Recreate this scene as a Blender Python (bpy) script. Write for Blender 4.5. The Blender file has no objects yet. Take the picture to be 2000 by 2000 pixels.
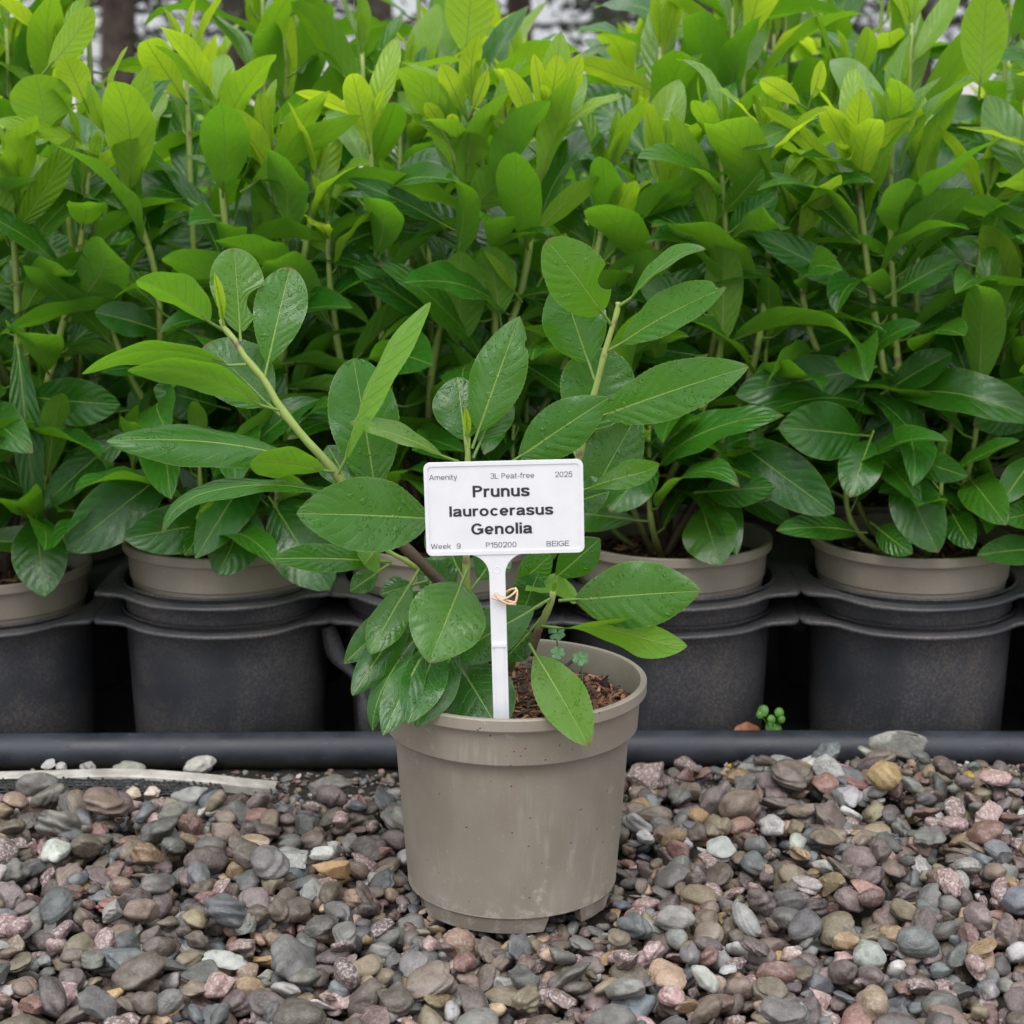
import bpy, math, random
import numpy as np
from mathutils import Vector, noise as mnoise

# ------------------------------------------------------------------ camera, world, sun
SC = bpy.context.scene
COL = SC.collection
F, PITCH, H, D = 3700.0, math.radians(12.83), 0.566, 1.275     # focal length in px of a 2000 px frame
cam_d = bpy.data.cameras.new('camera'); cam = bpy.data.objects.new('camera', cam_d); COL.objects.link(cam)
cam.location = (0, -D, H); cam.rotation_euler = (math.pi/2 - PITCH, 0, 0)
cam_d.sensor_width = 36; cam_d.lens = 36*F/2000; cam_d.clip_start = .02; cam_d.clip_end = 600
cam_d.dof.use_dof = True; cam_d.dof.focus_distance = 1.31; cam_d.dof.aperture_fstop = 12.0
SC.camera = cam
world = bpy.data.worlds.new("World"); SC.world = world; world.use_nodes = True
SUN_EL, SUN_ROT = math.radians(60), math.radians(192)
wn, wl = world.node_tree.nodes, world.node_tree.links
sky = wn.new('ShaderNodeTexSky'); sky.sky_type = 'NISHITA'; sky.sun_disc = False
sky.sun_elevation = SUN_EL; sky.sun_rotation = SUN_ROT; sky.dust_density = 4; sky.air_density = 1.0
hs = wn.new('ShaderNodeHueSaturation'); hs.inputs['Saturation'].default_value = .16
wl.new(sky.outputs[0], hs.inputs['Color'])
cloud = wn.new('ShaderNodeMix'); cloud.data_type = 'RGBA'; cloud.inputs[0].default_value = .72      # closed white cloud cover
wl.new(hs.outputs[0], cloud.inputs[6]); cloud.inputs[7].default_value = (6.6, 6.8, 7.1, 1); # an overcast sky is brightest overhead
tcw = wn.new('ShaderNodeTexCoord'); sxw = wn.new('ShaderNodeSeparateXYZ'); wl.new(tcw.outputs['Generated'], sxw.inputs[0])
grd = wn.new('ShaderNodeMapRange'); grd.inputs[1].default_value = 0; grd.inputs[2].default_value = 1; grd.inputs[3].default_value = .62; grd.inputs[4].default_value = 1.75
wl.new(sxw.outputs[2], grd.inputs[0])
vm = wn.new('ShaderNodeVectorMath'); vm.operation = 'SCALE'; wl.new(cloud.outputs[2], vm.inputs[0]); wl.new(grd.outputs[0], vm.inputs['Scale'])
wl.new(vm.outputs[0], wn['Background'].inputs[0])
wn['Background'].inputs[1].default_value = 0.15
sun_d = bpy.data.lights.new('sun', 'SUN'); sun_d.energy = 1.0; sun_d.angle = math.radians(35); sun_d.color = (1, .97, .93)
sun = bpy.data.objects.new('sun', sun_d); COL.objects.link(sun)
# the sun stands where the sky has it: behind the left shoulder of the camera, high up
sdir = Vector((math.sin(SUN_ROT)*math.cos(SUN_EL), math.cos(SUN_ROT)*math.cos(SUN_EL), math.sin(SUN_EL)))
sun.rotation_euler = sdir.to_track_quat('Z', 'Y').to_euler(); sun.location = (0, 0, 5)
SC.view_settings.view_transform = 'Standard'; SC.view_settings.look = 'None'
SC.view_settings.exposure = 0.42; SC.view_settings.gamma = 1
SC.cycles.max_bounces = 6; SC.cycles.transparent_max_bounces = 4

R = random.Random(7)
NR = np.random.RandomState(7)
CP, SP = math.cos(PITCH), math.sin(PITCH)
CAM = np.array([0, -D, H])
def U(px, py, Y):
    """world point seen at px,py of the 2000 px photo and standing at depth Y"""
    a, b = (px-1000)/F, (1000-py)/F
    d = np.array([a, CP + b*SP, -SP + b*CP])
    return CAM + d*((Y + D)/d[1])
def UZ(px, py, z):
    a, b = (px-1000)/F, (1000-py)/F
    d = np.array([a, CP + b*SP, -SP + b*CP])
    return CAM + d*((z - H)/d[2])
def PXM(p):
    q = np.asarray(p) - CAM
    return F/(q[1]*CP - q[2]*SP)          # px per metre at p
def PROJ(p):
    q = np.asarray(p) - CAM
    d = q[1]*CP - q[2]*SP; v = q[1]*SP + q[2]*CP
    return 1000 + F*q[0]/d, 1000 - F*v/d

# ------------------------------------------------------------------ object helpers
def link(name, me, parent=None):
    o = bpy.data.objects.new(name, me); COL.objects.link(o)
    if parent: o.parent = parent
    return o
def empty(name, loc=(0, 0, 0), rz=0):
    o = bpy.data.objects.new(name, None); COL.objects.link(o)
    o.location = loc; o.rotation_euler = (0, 0, rz); o.empty_display_size = .05
    return o
def tag(o, label=None, cat=None, group=None, kind=None):
    if label: o['label'] = label
    if cat: o['category'] = cat
    if group: o['group'] = group
    if kind: o['kind'] = kind
    return o
def mesh(name, V, Fc, mat=None, smooth=True):
    me = bpy.data.meshes.new(name)
    if isinstance(Fc, np.ndarray) and Fc.ndim == 2:
        n, k = Fc.shape
        me.vertices.add(len(V)); me.vertices.foreach_set('co', np.asarray(V, np.float32).ravel())
        me.loops.add(n*k); me.loops.foreach_set('vertex_index', Fc.astype(np.int32).ravel())
        me.polygons.add(n); me.polygons.foreach_set('loop_start', np.arange(0, n*k, k, dtype=np.int32))
        me.update(calc_edges=True)
    else:
        me.from_pydata([tuple(v) for v in V], [], [tuple(f) for f in Fc]); me.update()
    if smooth: me.polygons.foreach_set('use_smooth', [True]*len(me.polygons))
    if mat:
        for m in (mat if isinstance(mat, (list, tuple)) else [mat]): me.materials.append(m)
    return me
def fattr(me, name, arr):
    a = me.attributes.new(name, 'FLOAT', 'POINT'); a.data.foreach_set('value', np.asarray(arr, np.float32).ravel())
def cattr(me, name, arr):
    a = me.attributes.new(name, 'FLOAT_COLOR', 'POINT')
    arr = np.asarray(arr, np.float32)
    if arr.shape[1] == 3: arr = np.hstack([arr, np.ones((len(arr), 1), np.float32)])
    a.data.foreach_set('color', arr.ravel())
def uvattr(me, name, uv):
    l = me.uv_layers.new(name=name)
    idx = np.empty(len(me.loops), np.int32); me.loops.foreach_get('vertex_index', idx)
    l.data.foreach_set('uv', np.asarray(uv, np.float32)[idx].ravel())
class Acc:
    """collects quads / tris into one mesh"""
    def __init__(s): s.V = []; s.F = []; s.n = 0
    def add(s, V, Fc):
        s.V.append(np.asarray(V, float)); s.F += [tuple(int(i)+s.n for i in f) for f in Fc]; s.n += len(V)
    def build(s, name, mat, parent=None, smooth=True):
        return link(name, mesh(name, np.vstack(s.V), s.F, mat, smooth), parent)
def lathe(prof, n=96, close=False):
    V, Fc = [], []
    m = len(prof)
    for i in range(n):
        a = 2*math.pi*i/n; c, s_ = math.cos(a), math.sin(a)
        for r, z in prof: V.append((r*c, r*s_, z))
    for i in range(n):
        j = (i+1) % n
        for k in range(m-1):
            Fc.append((i*m+k, j*m+k, j*m+k+1, i*m+k+1))
    return V, Fc
def tube(pts, rad, seg=7, cap=True):
    pts = [np.asarray(p, float) for p in pts]; n = len(pts)
    if not hasattr(rad, '__len__'): rad = [rad]*n
    V, Fc = [], []
    nrm = None
    for i in range(n):
        t = pts[min(i+1, n-1)] - pts[max(i-1, 0)]; t = t/(np.linalg.norm(t)+1e-12)
        if nrm is None:
            h = np.array([0, 0, 1.]) if abs(t[2]) < .9 else np.array([1., 0, 0]); nrm = np.cross(t, h)
        nrm = nrm - t*np.dot(nrm, t); nrm /= np.linalg.norm(nrm)+1e-12
        b = np.cross(t, nrm)
        for k in range(seg):
            a = 2*math.pi*k/seg
            V.append(pts[i] + rad[i]*(math.cos(a)*nrm + math.sin(a)*b))
    for i in range(n-1):
        for k in range(seg):
            k2 = (k+1) % seg
            Fc.append((i*seg+k, i*seg+k2, (i+1)*seg+k2, (i+1)*seg+k))
    if cap:
        Fc.append(tuple(reversed(range(seg)))); Fc.append(tuple(range((n-1)*seg, n*seg)))
    return V, Fc
def spline(pts, n):
    """Catmull-Rom through pts"""
    P = [np.asarray(p, float) for p in pts]
    P = [2*P[0]-P[1]] + P + [2*P[-1]-P[-2]]
    out = []; m = len(P)-3
    for i in range(n):
        x = i/(n-1)*m; k = min(int(x), m-1); t = x-k
        a, b, c, d = P[k:k+4]
        out.append(.5*(2*b + (c-a)*t + (2*a-5*b+4*c-d)*t*t + (3*b-a-3*c+d)*t**3))
    return out

# ------------------------------------------------------------------ materials
class NT:
    def __init__(s, name):
        s.m = bpy.data.materials.new(name); s.m.use_nodes = True
        s.n = s.m.node_tree.nodes; s.l = s.m.node_tree.links
        s.b = s.n['Principled BSDF']; s.out = s.n['Material Output']
    def new(s, t, **k):
        x = s.n.new(t)
        for a, v in k.items(): setattr(x, a, v)
        return x
    def put(s, sock, v):
        if hasattr(v, 'is_linked') or isinstance(v, bpy.types.NodeSocket): s.l.new(v, sock)
        else:
            if hasattr(sock.default_value, '__len__') and not isinstance(v, (int, float)):
                v = tuple(v) + ((1,) if len(sock.default_value) == 4 and len(v) == 3 else ())
            sock.default_value = v
    def math(s, op, a, b=None, c=None, clamp=False):
        x = s.new('ShaderNodeMath', operation=op, use_clamp=clamp)
        s.put(x.inputs[0], a)
        if b is not None: s.put(x.inputs[1], b)
        if c is not None: s.put(x.inputs[2], c)
        return x.outputs[0]
    def step(s, v, lo, hi, a=0., b=1.):
        x = s.new('ShaderNodeMapRange', interpolation_type='SMOOTHSTEP')
        s.put(x.inputs[0], v); x.inputs[1].default_value = lo; x.inputs[2].default_value = hi
        x.inputs[3].default_value = a; x.inputs[4].default_value = b
        return x.outputs[0]
    def mix(s, f, a, b, mode='MIX'):
        x = s.new('ShaderNodeMix', data_type='RGBA', blend_type=mode)
        s.put(x.inputs[0], f); s.put(x.inputs[6], a); s.put(x.inputs[7], b)
        return x.outputs[2]
    def noise(s, vec, scale, detail=3, rough=.5, out=0):
        x = s.new('ShaderNodeTexNoise')
        if vec is not None: s.l.new(vec, x.inputs['Vector'])
        x.inputs['Scale'].default_value = scale; x.inputs['Detail'].default_value = detail; x.inputs['Roughness'].default_value = rough
        return x.outputs[out]
    def voro(s, vec, scale, feature='F1', out='Distance', rnd=1.):
        x = s.new('ShaderNodeTexVoronoi', feature=feature)
        if vec is not None: s.l.new(vec, x.inputs['Vector'])
        x.inputs['Scale'].default_value = scale; x.inputs['Randomness'].default_value = rnd
        return x.outputs[out]
    def attr(s, name, out='Fac'):
        return s.new('ShaderNodeAttribute', attribute_name=name).outputs[out]
    def bump(s, h, dist, strength=1., normal=None):
        x = s.new('ShaderNodeBump'); s.put(x.inputs['Height'], h)
        x.inputs['Distance'].default_value = dist; s.put(x.inputs['Strength'], strength)
        if normal is not None: s.l.new(normal, x.inputs['Normal'])
        return x.outputs[0]
    def obj(s): return s.new('ShaderNodeTexCoord').outputs['Object']
    def scl(s, vec, v):
        x = s.new('ShaderNodeVectorMath', operation='MULTIPLY'); s.put(x.inputs[0], vec); x.inputs[1].default_value = v
        return x.outputs[0]
    def fin(s, color=None, rough=None, normal=None, spec=None):
        if color is not None: s.put(s.b.inputs['Base Color'], color)
        if rough is not None: s.put(s.b.inputs['Roughness'], rough)
        if normal is not None: s.put(s.b.inputs['Normal'], normal)
        if spec is not None: s.put(s.b.inputs['Specular IOR Level'], spec)
        return s.m

def leaf_material(name, drops):
    t = NT(name)
    uv = t.new('ShaderNodeUVMap', uv_map='UVMap').outputs[0]
    mm = t.new('ShaderNodeUVMap', uv_map='mm').outputs[0]          # metres across / along the blade
    sx = t.new('ShaderNodeSeparateXYZ'); t.l.new(uv, sx.inputs[0])
    u = t.math('MULTIPLY_ADD', sx.outputs[0], 2., -1.); au = t.math('ABSOLUTE', u); v = sx.outputs[1]
    sm = t.new('ShaderNodeSeparateXYZ'); t.l.new(mm, sm.inputs[0]); mx = t.math('ABSOLUTE', sm.outputs[0])
    young, rnd, age = t.attr('young'), t.attr('rnd'), t.attr('under')
    # offset the noise by the leaf's own number
    off = t.new('ShaderNodeCombineXYZ'); t.put(off.inputs[0], t.math('MULTIPLY', rnd, 7.3)); t.put(off.inputs[1], t.math('MULTIPLY', rnd, 3.1)); t.put(off.inputs[2], t.math('MULTIPLY', rnd, 11.))
    va = t.new('ShaderNodeVectorMath', operation='ADD'); t.l.new(mm, va.inputs[0]); t.l.new(off.outputs[0], va.inputs[1]); P = va.outputs[0]
    n1 = t.noise(P, 40, 3); n2 = t.noise(P, 260, 3)
    # veins: seven or eight pairs running outward and forward
    wob = t.math('MULTIPLY_ADD', n1, .5, -.25)
    ph = t.math('ADD', t.math('SUBTRACT', t.math('MULTIPLY', v, 8.6), t.math('MULTIPLY', t.math('POWER', au, 1.15), 2.1)), wob)
    ph = t.math('ADD', ph, t.math('MULTIPLY', t.math('GREATER_THAN', u, 0.), .45))
    fr = t.math('FRACT', ph); dv = t.math('ABSOLUTE', t.math('SUBTRACT', fr, .5))
    vein = t.math('MULTIPLY', t.step(dv, .0, .075, 1., 0.), t.step(au, .75, .95, 1., 0.))
    rw = t.math('MULTIPLY_ADD', v, -.00080, .00110)
    rib = t.step(t.math('DIVIDE', mx, rw), .45, 1.1, 1., 0.)
    edge = t.step(au, .955, .995)
    # upper side
    dark = t.mix(t.step(n1, .3, .7), (.008, .064, .005), (.015, .100, .008))
    dark = t.mix(t.math('MULTIPLY', rnd, .42), dark, (.038, .165, .012))
    yc = t.mix(rnd, (.18, .36, .016), (.30, .47, .026))
    up = t.mix(young, dark, yc)
    net = t.voro(P, 620, 'DISTANCE_TO_EDGE')
    up = t.mix(t.math('MULTIPLY', t.step(net, .0, .10, 1., 0.), .16), up, (.06, .16, .03))
    up = t.mix(t.math('MULTIPLY', vein, .22), up, (.13, .26, .045))
    up = t.mix(t.math('MULTIPLY', edge, .45), up, (.18, .26, .06))  # light caught by the thin margin, painted in as a paler edge
    up = t.mix(t.math('MULTIPLY', rib, .8), up, (.25, .40, .080))
    spot = t.math('MULTIPLY', t.step(t.noise(P, 70, 3), .68, .74), t.math('MULTIPLY', t.step(rnd, .3, .9), .8))
    up = t.mix(spot, up, (.11, .075, .025))
    up = t.mix(t.math('MULTIPLY', t.math('MULTIPLY', t.step(v, .93, 1.), t.step(rnd, .5, .8)), .8), up, (.13, .07, .025))
    up = t.mix(t.math('MULTIPLY', t.step(t.noise(P, 14, 2), .5, .75), .2), up, (.055, .16, .012))
    # under side: paler, matt, yellower
    lo = t.mix(young, t.mix(rnd, (.058, .200, .014), (.105, .265, .026)), (.27, .43, .030))
    lo = t.mix(t.math('MULTIPLY', t.step(n2, .35, .65), .35), lo, t.mix(.35, lo, (.02, .06, .01)))
    lo = t.mix(t.math('MULTIPLY', t.step(net, .0, .12, 1., 0.), .25), lo, (.20, .29, .07))
    lo = t.mix(t.math('MULTIPLY', vein, .45), lo, (.19, .29, .07))
    lo = t.mix(t.math('MULTIPLY', rib, .8), lo, (.30, .38, .11))
    geo = t.new('ShaderNodeNewGeometry'); bf = geo.outputs['Backfacing']
    col = t.mix(bf, up, lo)
    # relief: quilting between the veins, sunk midrib, film and drops of rain water
    quilt = t.math('MULTIPLY', t.math('COSINE', t.math('MULTIPLY', t.math('SUBTRACT', fr, .5), 6.2832)), t.step(au, .05, .5))
    qa = t.math('MULTIPLY', t.math('MULTIPLY', t.math('MULTIPLY_ADD', rnd, -.20 if drops else -.50, -.04 if drops else -.12), t.step(t.noise(P, 18, 2), .3, .65)), t.math('MULTIPLY_ADD', bf, -.7, 1.))
    hgt = t.math('ADD', t.math('MULTIPLY', quilt, qa), t.math('MULTIPLY', rib, -.45))
    hgt = t.math('SUBTRACT', hgt, t.math('MULTIPLY', vein, t.math('MULTIPLY_ADD', bf, .30, .10)))
    hgt = t.math('ADD', hgt, t.math('MULTIPLY', t.step(t.voro(P, 620, 'DISTANCE_TO_EDGE'), .0, .3), .07))
    hgt = t.math('ADD', hgt, t.math('MULTIPLY', n1, 1.1))
    nb = t.bump(hgt, .0011, .8)
    nb = t.bump(n2, .00030, .8, nb)
    wetm = t.step(t.noise(P, 26, 2), .36, .56)
    if drops:
        wp = t.new('ShaderNodeVectorMath', operation='ADD'); t.l.new(P, wp.inputs[0])
        nc = t.noise(P, 160, 2, out=1); t.l.new(t.scl(nc, (.008, .008, .008)), wp.inputs[1]); Q = wp.outputs[0]
        d1 = t.step(t.voro(Q, 330), .12, .26, 1., 0.); d2 = t.step(t.voro(Q, 120), .17, .26, 1., 0.)
        dd = t.math('MULTIPLY', t.math('MAXIMUM', d1, d2), wetm)
        dd = t.math('MULTIPLY', dd, t.math('SUBTRACT', 1., bf))
        nb = t.bump(dd, .0006, 1., nb)
        col = t.mix(t.math('MULTIPLY', dd, .12), col, (.02, .10, .012))
        rough = t.math('MULTIPLY_ADD', dd, -.22, t.step(n2, .2, .8, .26, .40))
    else:
        rough = t.math('MULTIPLY_ADD', wetm, -.10, t.step(n2, .2, .8, .30, .42))
    rough = t.math('ADD', rough, t.math('MULTIPLY', bf, .25))
    t.fin(col, rough, nb, .38)
    t.put(t.b.inputs['Coat Weight'], t.math('MULTIPLY', t.math('MULTIPLY', t.math('SUBTRACT', 1., bf), t.step(t.noise(P, 22, 3), .35, .65)), .8)); t.put(t.b.inputs['Coat Roughness'], t.step(n1, .3, .7, .06, .20)); t.b.inputs['Coat IOR'].default_value = 1.42; t.put(t.b.inputs['Coat Normal'], nb)
    tr = t.new('ShaderNodeBsdfTranslucent'); tc = t.mix(young, (.23, .57, .015), (.66, .86, .030)); tc = t.mix(t.math('MULTIPLY', vein, .35), tc, (.05, .14, .01)); tc = t.mix(t.math('MULTIPLY', rib, .6), tc, (.05, .12, .01)); tc = t.mix(t.math('MULTIPLY', t.step(n1, .3, .7), .20), tc, t.mix(.5, tc, (.05, .15, .01)))
    t.put(tr.inputs[0], tc)
    ms = t.new('ShaderNodeMixShader'); t.put(ms.inputs[0], t.math('MULTIPLY_ADD', young, .18, .31))
    t.l.new(t.b.outputs[0], ms.inputs[1]); t.l.new(tr.outputs[0], ms.inputs[2]); t.l.new(ms.outputs[0], t.out.inputs[0])
    return t.m
M_LEAFW = leaf_material('rain_wet_laurel_leaf', True)
M_LEAF = leaf_material('laurel_leaf', False)

def stem_material():
    t = NT('laurel_stem'); P = t.obj(); w = t.attr('wood')
    n = t.noise(P, 180, 4)
    g = t.mix(n, (.20, .29, .055), (.30, .38, .10))
    g = t.mix(t.step(t.noise(P, 60, 2), .58, .70), g, (.17, .10, .09))
    b = t.mix(n, (.032, .020, .012), (.10, .062, .038))
    c = t.mix(w, g, b)
    return t.fin(c, .5, t.bump(t.noise(t.scl(P, (1, 1, .3)), 600, 3), .0006, t.math('MULTIPLY_ADD', w, .7, .15)))
M_STEM = stem_material()

def pot_material(name, dusty):
    t = NT(name); P = t.obj()
    n = t.noise(P, 14, 4); f = t.noise(P, 900, 2)
    c = t.mix(t.step(n, .3, .7), (.226, .196, .160), (.264, .231, .190))
    c = t.mix(t.math('MULTIPLY', t.step(f, .6, .75), .25), c, (.42, .38, .33))
    st = t.noise(t.scl(P, (1, 1, .10)), 260, 3)
    c = t.mix(t.math('MULTIPLY', t.math('MULTIPLY', t.step(st, .50, .80), t.step(t.noise(P, 16, 3), .46, .72)),   .32*dusty), c, (.52, .50, .47))
    blot = t.math('MULTIPLY', t.step(t.noise(P, 75, 4, .65), .60, .68), t.step(t.noise(P, 12, 2), .45, .6))
    c = t.mix(t.math('MULTIPLY', blot, .45*dusty), c, (.50, .47, .43))
    sx = t.new('ShaderNodeSeparateXYZ'); t.l.new(P, sx.inputs[0])
    low = t.math('MULTIPLY', t.step(sx.outputs[2], .006, .024, 1., 0.), t.step(t.noise(P, 60, 4, .7), .50, .60))
    ring = t.math('MULTIPLY', t.step(t.math('ABSOLUTE', t.math('SUBTRACT', sx.outputs[2], .0080)), .0002, .0007, 1., 0.), t.step(t.noise(P, 120, 3), .35, .6))
    low = t.math('MAXIMUM', low, t.math('MULTIPLY', ring, 1.3))
    scuff = t.math('MULTIPLY', t.step(t.noise(t.scl(P, (1, 1, .35)), 420, 4, .75), .60, .72), t.step(t.noise(P, 22, 3, .6), .50, .66))
    c = t.mix(t.math('MULTIPLY', scuff, .75*dusty), c, (.55, .53, .50))
    stain = t.step(t.noise(t.scl(P, (1, 1, .5)), 26, 4, .6), .40, .72)
    c = t.mix(t.math('MULTIPLY', stain, .32*dusty), c, (.15, .115, .085))  # soft brown staining in random patches
    c = t.mix(t.math('MULTIPLY', low, .4*dusty), c, (.46, .43, .39))
    speck = t.step(t.voro(P, 120), .05, .095, 1., 0.)
    keep = t.step(t.noise(P, 40, 2), .44, .50)
    c = t.mix(t.math('MULTIPLY', t.math('MULTIPLY', speck, keep), .85*dusty), c, (.05, .035, .025))
    c = t.mix(t.math('MULTIPLY', t.step(t.voro(P, 210), .03, .05, 1., 0.), .7*dusty), c, (.6, .58, .55))
    nb = t.bump(f, .0003, .35); nb = t.bump(t.math('MULTIPLY', speck, keep), .0008, .6, nb)
    return t.fin(c, t.step(n, .2, .8, .42, .56), nb, .45)
M_POT = pot_material('beige_pot_plastic', 1.); M_POTB = pot_material('beige_pot_plastic_clean', .35)

def tray_material():
    t = NT('black_tray_plastic'); P = t.obj()
    f = t.noise(P, 420, 3, .7); n = t.noise(P, 11, 3, .55)
    c = t.mix(t.step(n, .3, .7), (.034, .037, .046), (.054, .058, .070))
    dust = t.math('MULTIPLY', t.step(f, .40, .70), t.step(n, .28, .72))
    c = t.mix(t.math('MULTIPLY', dust, .85), c, (.19, .150, .118))
    c = t.mix(t.math('MULTIPLY', t.step(t.voro(P, 190), .10, .18, 1., 0.), .35), c, (.13, .095, .065))
    g = t.math('MULTIPLY', t.step(t.noise(t.scl(P, (1, 1, .35)), 130, 4, .7), .56, .68), t.step(t.noise(P, 9, 2), .60, .68))
    c = t.mix(t.math('MULTIPLY', g, .5), c, (.16, .17, .10))
    return t.fin(c, t.step(n, .2, .8, .42, .62), t.bump(f, .0006, .4), .45)
M_TRAY = tray_material()

def simple(name, c0, c1, scale, rough, bump=.0, bscale=None, spec=.5, detail=4):
    t = NT(name); P = t.obj(); n = t.noise(P, scale, detail, .6)
    c = t.mix(t.step(n, .3, .7), c0, c1)
    nb = t.bump(t.noise(P, bscale or scale*4, 4, .65), bump, .8) if bump else None
    return t.fin(c, rough, nb, spec)
M_PIPE = NT('black_pipe')
def pipe_material():
    t = M_PIPE; P = t.obj(); n = t.noise(P, 22, 4, .6)
    c = t.mix(t.step(n, .35, .7), (.020, .023, .031), (.036, .040, .052))
    sx = t.new('ShaderNodeSeparateXYZ'); t.l.new(P, sx.inputs[0])
    mud = t.math('MULTIPLY', t.step(sx.outputs[2], -.010, .000, 1., 0.), t.step(t.noise(P, 70, 4), .30, .60))
    c = t.mix(t.math('MULTIPLY', mud, .75), c, (.050, .042, .030))
    spl = t.math('MULTIPLY', t.step(t.voro(P, 75), .10, .16, 1., 0.), t.step(t.noise(P, 30), .52, .6))
    c = t.mix(t.math('MULTIPLY', spl, .7), c, (.009, .009, .011))
    sc = t.step(t.noise(t.scl(P, (.25, 1, 1)), 420, 3), .66, .74)
    c = t.mix(t.math('MULTIPLY', sc, .35), c, (.15, .14, .13))
    return t.fin(c, t.step(n, .3, .7, .42, .60), t.bump(t.noise(P, 300, 3), .0004, .5), .40)
pipe_material(); M_PIPE = M_PIPE.m
M_SOIL = simple('damp_dark_soil', (.008, .006, .005), (.032, .024, .016), 190, .85, .006, 420)
M_COMPOST = simple('dark_compost', (.010, .007, .005), (.038, .022, .013), 160, .85, .003, 260)
M_GROUND = simple('pinkish_tarmac', (.30, .25, .24), (.40, .34, .33), 1.2, .8)
M_BED = simple('black_ground_fabric', (.008, .008, .009), (.022, .021, .021), 60, .7, .001, 400)
M_WHITE = NT('white_label_plastic')
def white_material():
    t = M_WHITE; P = t.obj(); n = t.noise(P, 60, 3)
    c = t.mix(t.step(n, .3, .7), (.66, .675, .70), (.70, .71, .735))
    sx = t.new('ShaderNodeSeparateXYZ'); t.l.new(P, sx.inputs[0])
    mud = t.math('MULTIPLY', t.step(sx.outputs[2], .010, .055, 1., 0.), t.step(t.noise(t.scl(P, (1, 1, .4)), 260, 4, .7), .42, .66))
    c = t.mix(t.math('MULTIPLY', mud, .55), c, (.42, .34, .28))
    sp = t.math('MULTIPLY', t.step(t.voro(P, 150), .03, .06, 1., 0.), t.step(t.noise(P, 60), .48, .52))
    c = t.mix(t.math('MULTIPLY', sp, .45), c, (.35, .33, .32))
    return t.fin(c, .38, t.bump(t.noise(P, 700, 2), .0001, .3), .5)
white_material(); M_WHITE = M_WHITE.m
M_INK = simple('black_print', (.014, .014, .020), (.022, .022, .030), 900, .6)
M_INKG = simple('grey_print', (.085, .085, .095), (.12, .12, .13), 900, .6)
M_RUBBER = simple('tan_rubber', (.58, .38, .24), (.68, .47, .31), 500, .55, .0004, 900)
M_LATH = simple('weathered_grey_lath', (.30, .27, .24), (.52, .49, .45), 45, .7, .0006, 300)
M_THREAD = simple('black_woven_thread', (.010, .010, .011), (.05, .05, .052), 90, .6)
M_CLOVER = simple('clover_leaf', (.035, .12, .035), (.07, .19, .06), 220, .5, .0004, 400)
M_WEED = simple('weed_leaf', (.04, .14, .012), (.075, .21, .02), 160, .45, .0006, 300)
M_DEAD = simple('rusty_dead_leaf', (.16, .045, .012), (.27, .09, .025), 120, .5, .001, 200)

def chip_material():
    t = NT('reddish_bark'); P = t.obj(); c = t.attr('col', 'Color')
    n = t.noise(t.scl(P, (1, 1, 1)), 700, 4, .7)
    c = t.mix(t.step(n, .2, .8), t.mix(.55, c, (0, 0, 0)), c)
    return t.fin(c, .75, t.bump(n, .0008, .7))
M_CHIP = chip_material()

def stone_material():
    t = NT('mixed_river_stone'); P = t.obj(); c = t.attr('col', 'Color'); mot = t.attr('mot'); rd = t.attr('srnd'); spt = t.attr('spots')
    off = t.new('ShaderNodeCombineXYZ')
    for i, k in enumerate((3.7, 9.1, 5.3)): t.put(off.inputs[i], t.math('MULTIPLY', rd, k))
    va = t.new('ShaderNodeVectorMath', operation='ADD'); t.l.new(P, va.inputs[0]); t.l.new(off.outputs[0], va.inputs[1]); P = va.outputs[0]
    n1 = t.noise(P, 95, 4, .6); n2 = t.noise(P, 420, 4, .7); n3 = t.noise(P, 1500, 2, .6)
    base = t.mix(t.step(n1, .3, .7), t.mix(.30, c, (.02, .016, .014)), t.mix(.10, c, (.55, .52, .48)))
    base = t.mix(t.math('MULTIPLY', t.step(n3, .55, .75), .30), base, (.45, .42, .39))
    base = t.mix(t.math('MULTIPLY', t.step(n3, .45, .25), .35), base, (.02, .018, .016))
    # white and dark crystals of the speckled stones
    base = t.mix(t.math('MULTIPLY', t.step(n2, .50, .60), t.math('MULTIPLY', mot, .75)), base, (.52, .49, .47))
    base = t.mix(t.math('MULTIPLY', t.step(t.noise(P, 300, 3), .60, .68), t.math('MULTIPLY', mot, .6)), base, (.07, .04, .035))
    # bands in some of the slates
    # drying rain spots
    vd = t.voro(P, 120, rnd=1.); sp = t.math('MULTIPLY', t.math('MULTIPLY', t.step(vd, .27, .33, 1., 0.), t.step(t.noise(P, 55), .42, .52)), spt)
    base = t.mix(t.math('MULTIPLY', sp, .55), base, t.mix(.6, c, (.01, .01, .01)))
    nb = t.bump(n1, .0025, .5); nb = t.bump(n2, .0011, .7, nb); nb = t.bump(n3, .00035, .8, nb)
    wet = t.step(t.math('ADD', n1, t.math('MULTIPLY', rd, .25)), .5, .75)
    return t.fin(base, t.math('MULTIPLY_ADD', wet, -.20, .48), nb, .5)
M_STONE = stone_material()

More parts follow.
